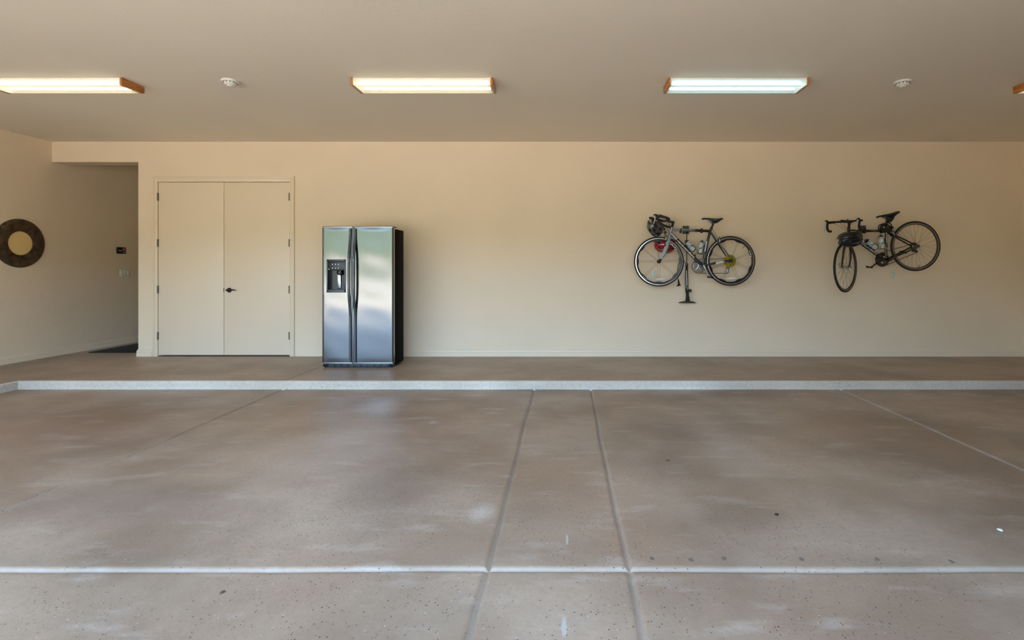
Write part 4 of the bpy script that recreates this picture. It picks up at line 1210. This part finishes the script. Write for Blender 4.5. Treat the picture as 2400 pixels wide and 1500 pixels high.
# ------------------------------------------------------------------ helmets
def AT(px, py, d):
    y = YP + d
    return Vector(((px - 1325) * y / F, y, CAMZ + (628 - py) * y / F))
def helmet(org, fwd, up, L_, W_, H_, shell_m, liner_m, label, accent=None, vs_=1.):
    """org: centre of the rim plane; fwd: front direction; up: crown direction"""
    fwd = Vector(fwd).normalized(); up = Vector(up); up = (up - fwd * up.dot(fwd)).normalized(); sd = fwd.cross(up)
    t = thing('bicycle_helmet', org, label, 'helmet', 'helmets hung on the bicycles')
    def pt(u, v, k=1., dz=0):
        a = pi * (.03 + .94 * u); r = sin(a) ** .62
        lx = cos(a) * (1 + (.10 if cos(a) > 0 else -.03) * abs(cos(a)))
        b = pi * (v * 1.16 - .08)
        hz = sin(b) if sin(b) > 0 else sin(b) * .8
        # raised ribs along the length
        rib = 1 + .035 * cos(v * 2 * pi * 5.5) * (1 if .1 < u < .9 else 0)
        return Vector(org) + fwd * (lx * L_ / 2 * k) + sd * (cos(b) * W_ / 2 * r * k * (rib if k == 1 else 1)) + up * (hz * H_ * (r ** .8) * k * (rib if k == 1 else 1) + .004 * (1 - k))
    vents = []
    for i, v in enumerate((.14, .30, .5, .70, .86)):
        for (u0, u1) in ((.14, .36), (.42, .62), (.68, .86)):
            sh = .04 if i % 2 else 0
            vents.append((u0 + sh, u1 + sh, v, .050 if i in (0, 4) else .042))
    def keep(u, v):
        for (a, b, c, hw) in vents:
            if a < u < b:
                m_ = (u - a) / (b - a)
                if abs(v - c) < vs_ * hw * (sin(pi * m_) ** .8): return False
        return True
    make('shell', MB().grid(lambda u, v: pt(u, v), 56, 72, keep), shell_m, t, solid=.010)
    make('liner', MB().grid(lambda u, v: pt(u, v, .86), 28, 32), liner_m, t, solid=.008)
    if accent:
        make('rim_band', MB().tube([pt(u / 30, 0, 1.01) for u in range(31)], .0045, 8).tube([pt(u / 30, 1, 1.01) for u in range(31)], .0045, 8), accent, t)
    stp = MB()
    for s in (.12, .88):
        a = pt(.35, s, .9); b = pt(.7, s, .9); c = Vector(org) - up * .05 + sd * (.03 if s < .5 else -.03)
        stp.tube([a, a.lerp(c, .6), c], .0035, 6, flat=.4); stp.tube([b, b.lerp(c, .6), c], .0035, 6, flat=.4)
    make('strap', stp, 'black_matte', t)
    return t
# grey and black one hanging crown-down below the silver bicycle's bars
helmet(AT(1537, 531, -.06), (-.62, -.62, .40), (-.38, -.30, -.86), .25, .175, .125, 'grey_shell', 'maroon', 'grey and black vented helmet with dark red lining hanging from the silver bicycle handlebar', 'maroon', .9)
helmet(AT(1559.5, 567, .125), (-.98, 0, .06), (.06, -.14, -1), .275, .19, .150, 'red', 'foam', 'glossy red helmet hanging behind the front wheel of the silver bicycle', None, .45)
helmet(AT(1992, 562, -.150), (-.97, .10, -.08), (-.03, -.90, .40), .285, .205, .14, 'black_shell', 'foam', 'glossy black helmet hanging in front of the turned fork of the all-black bicycle', None, .7)
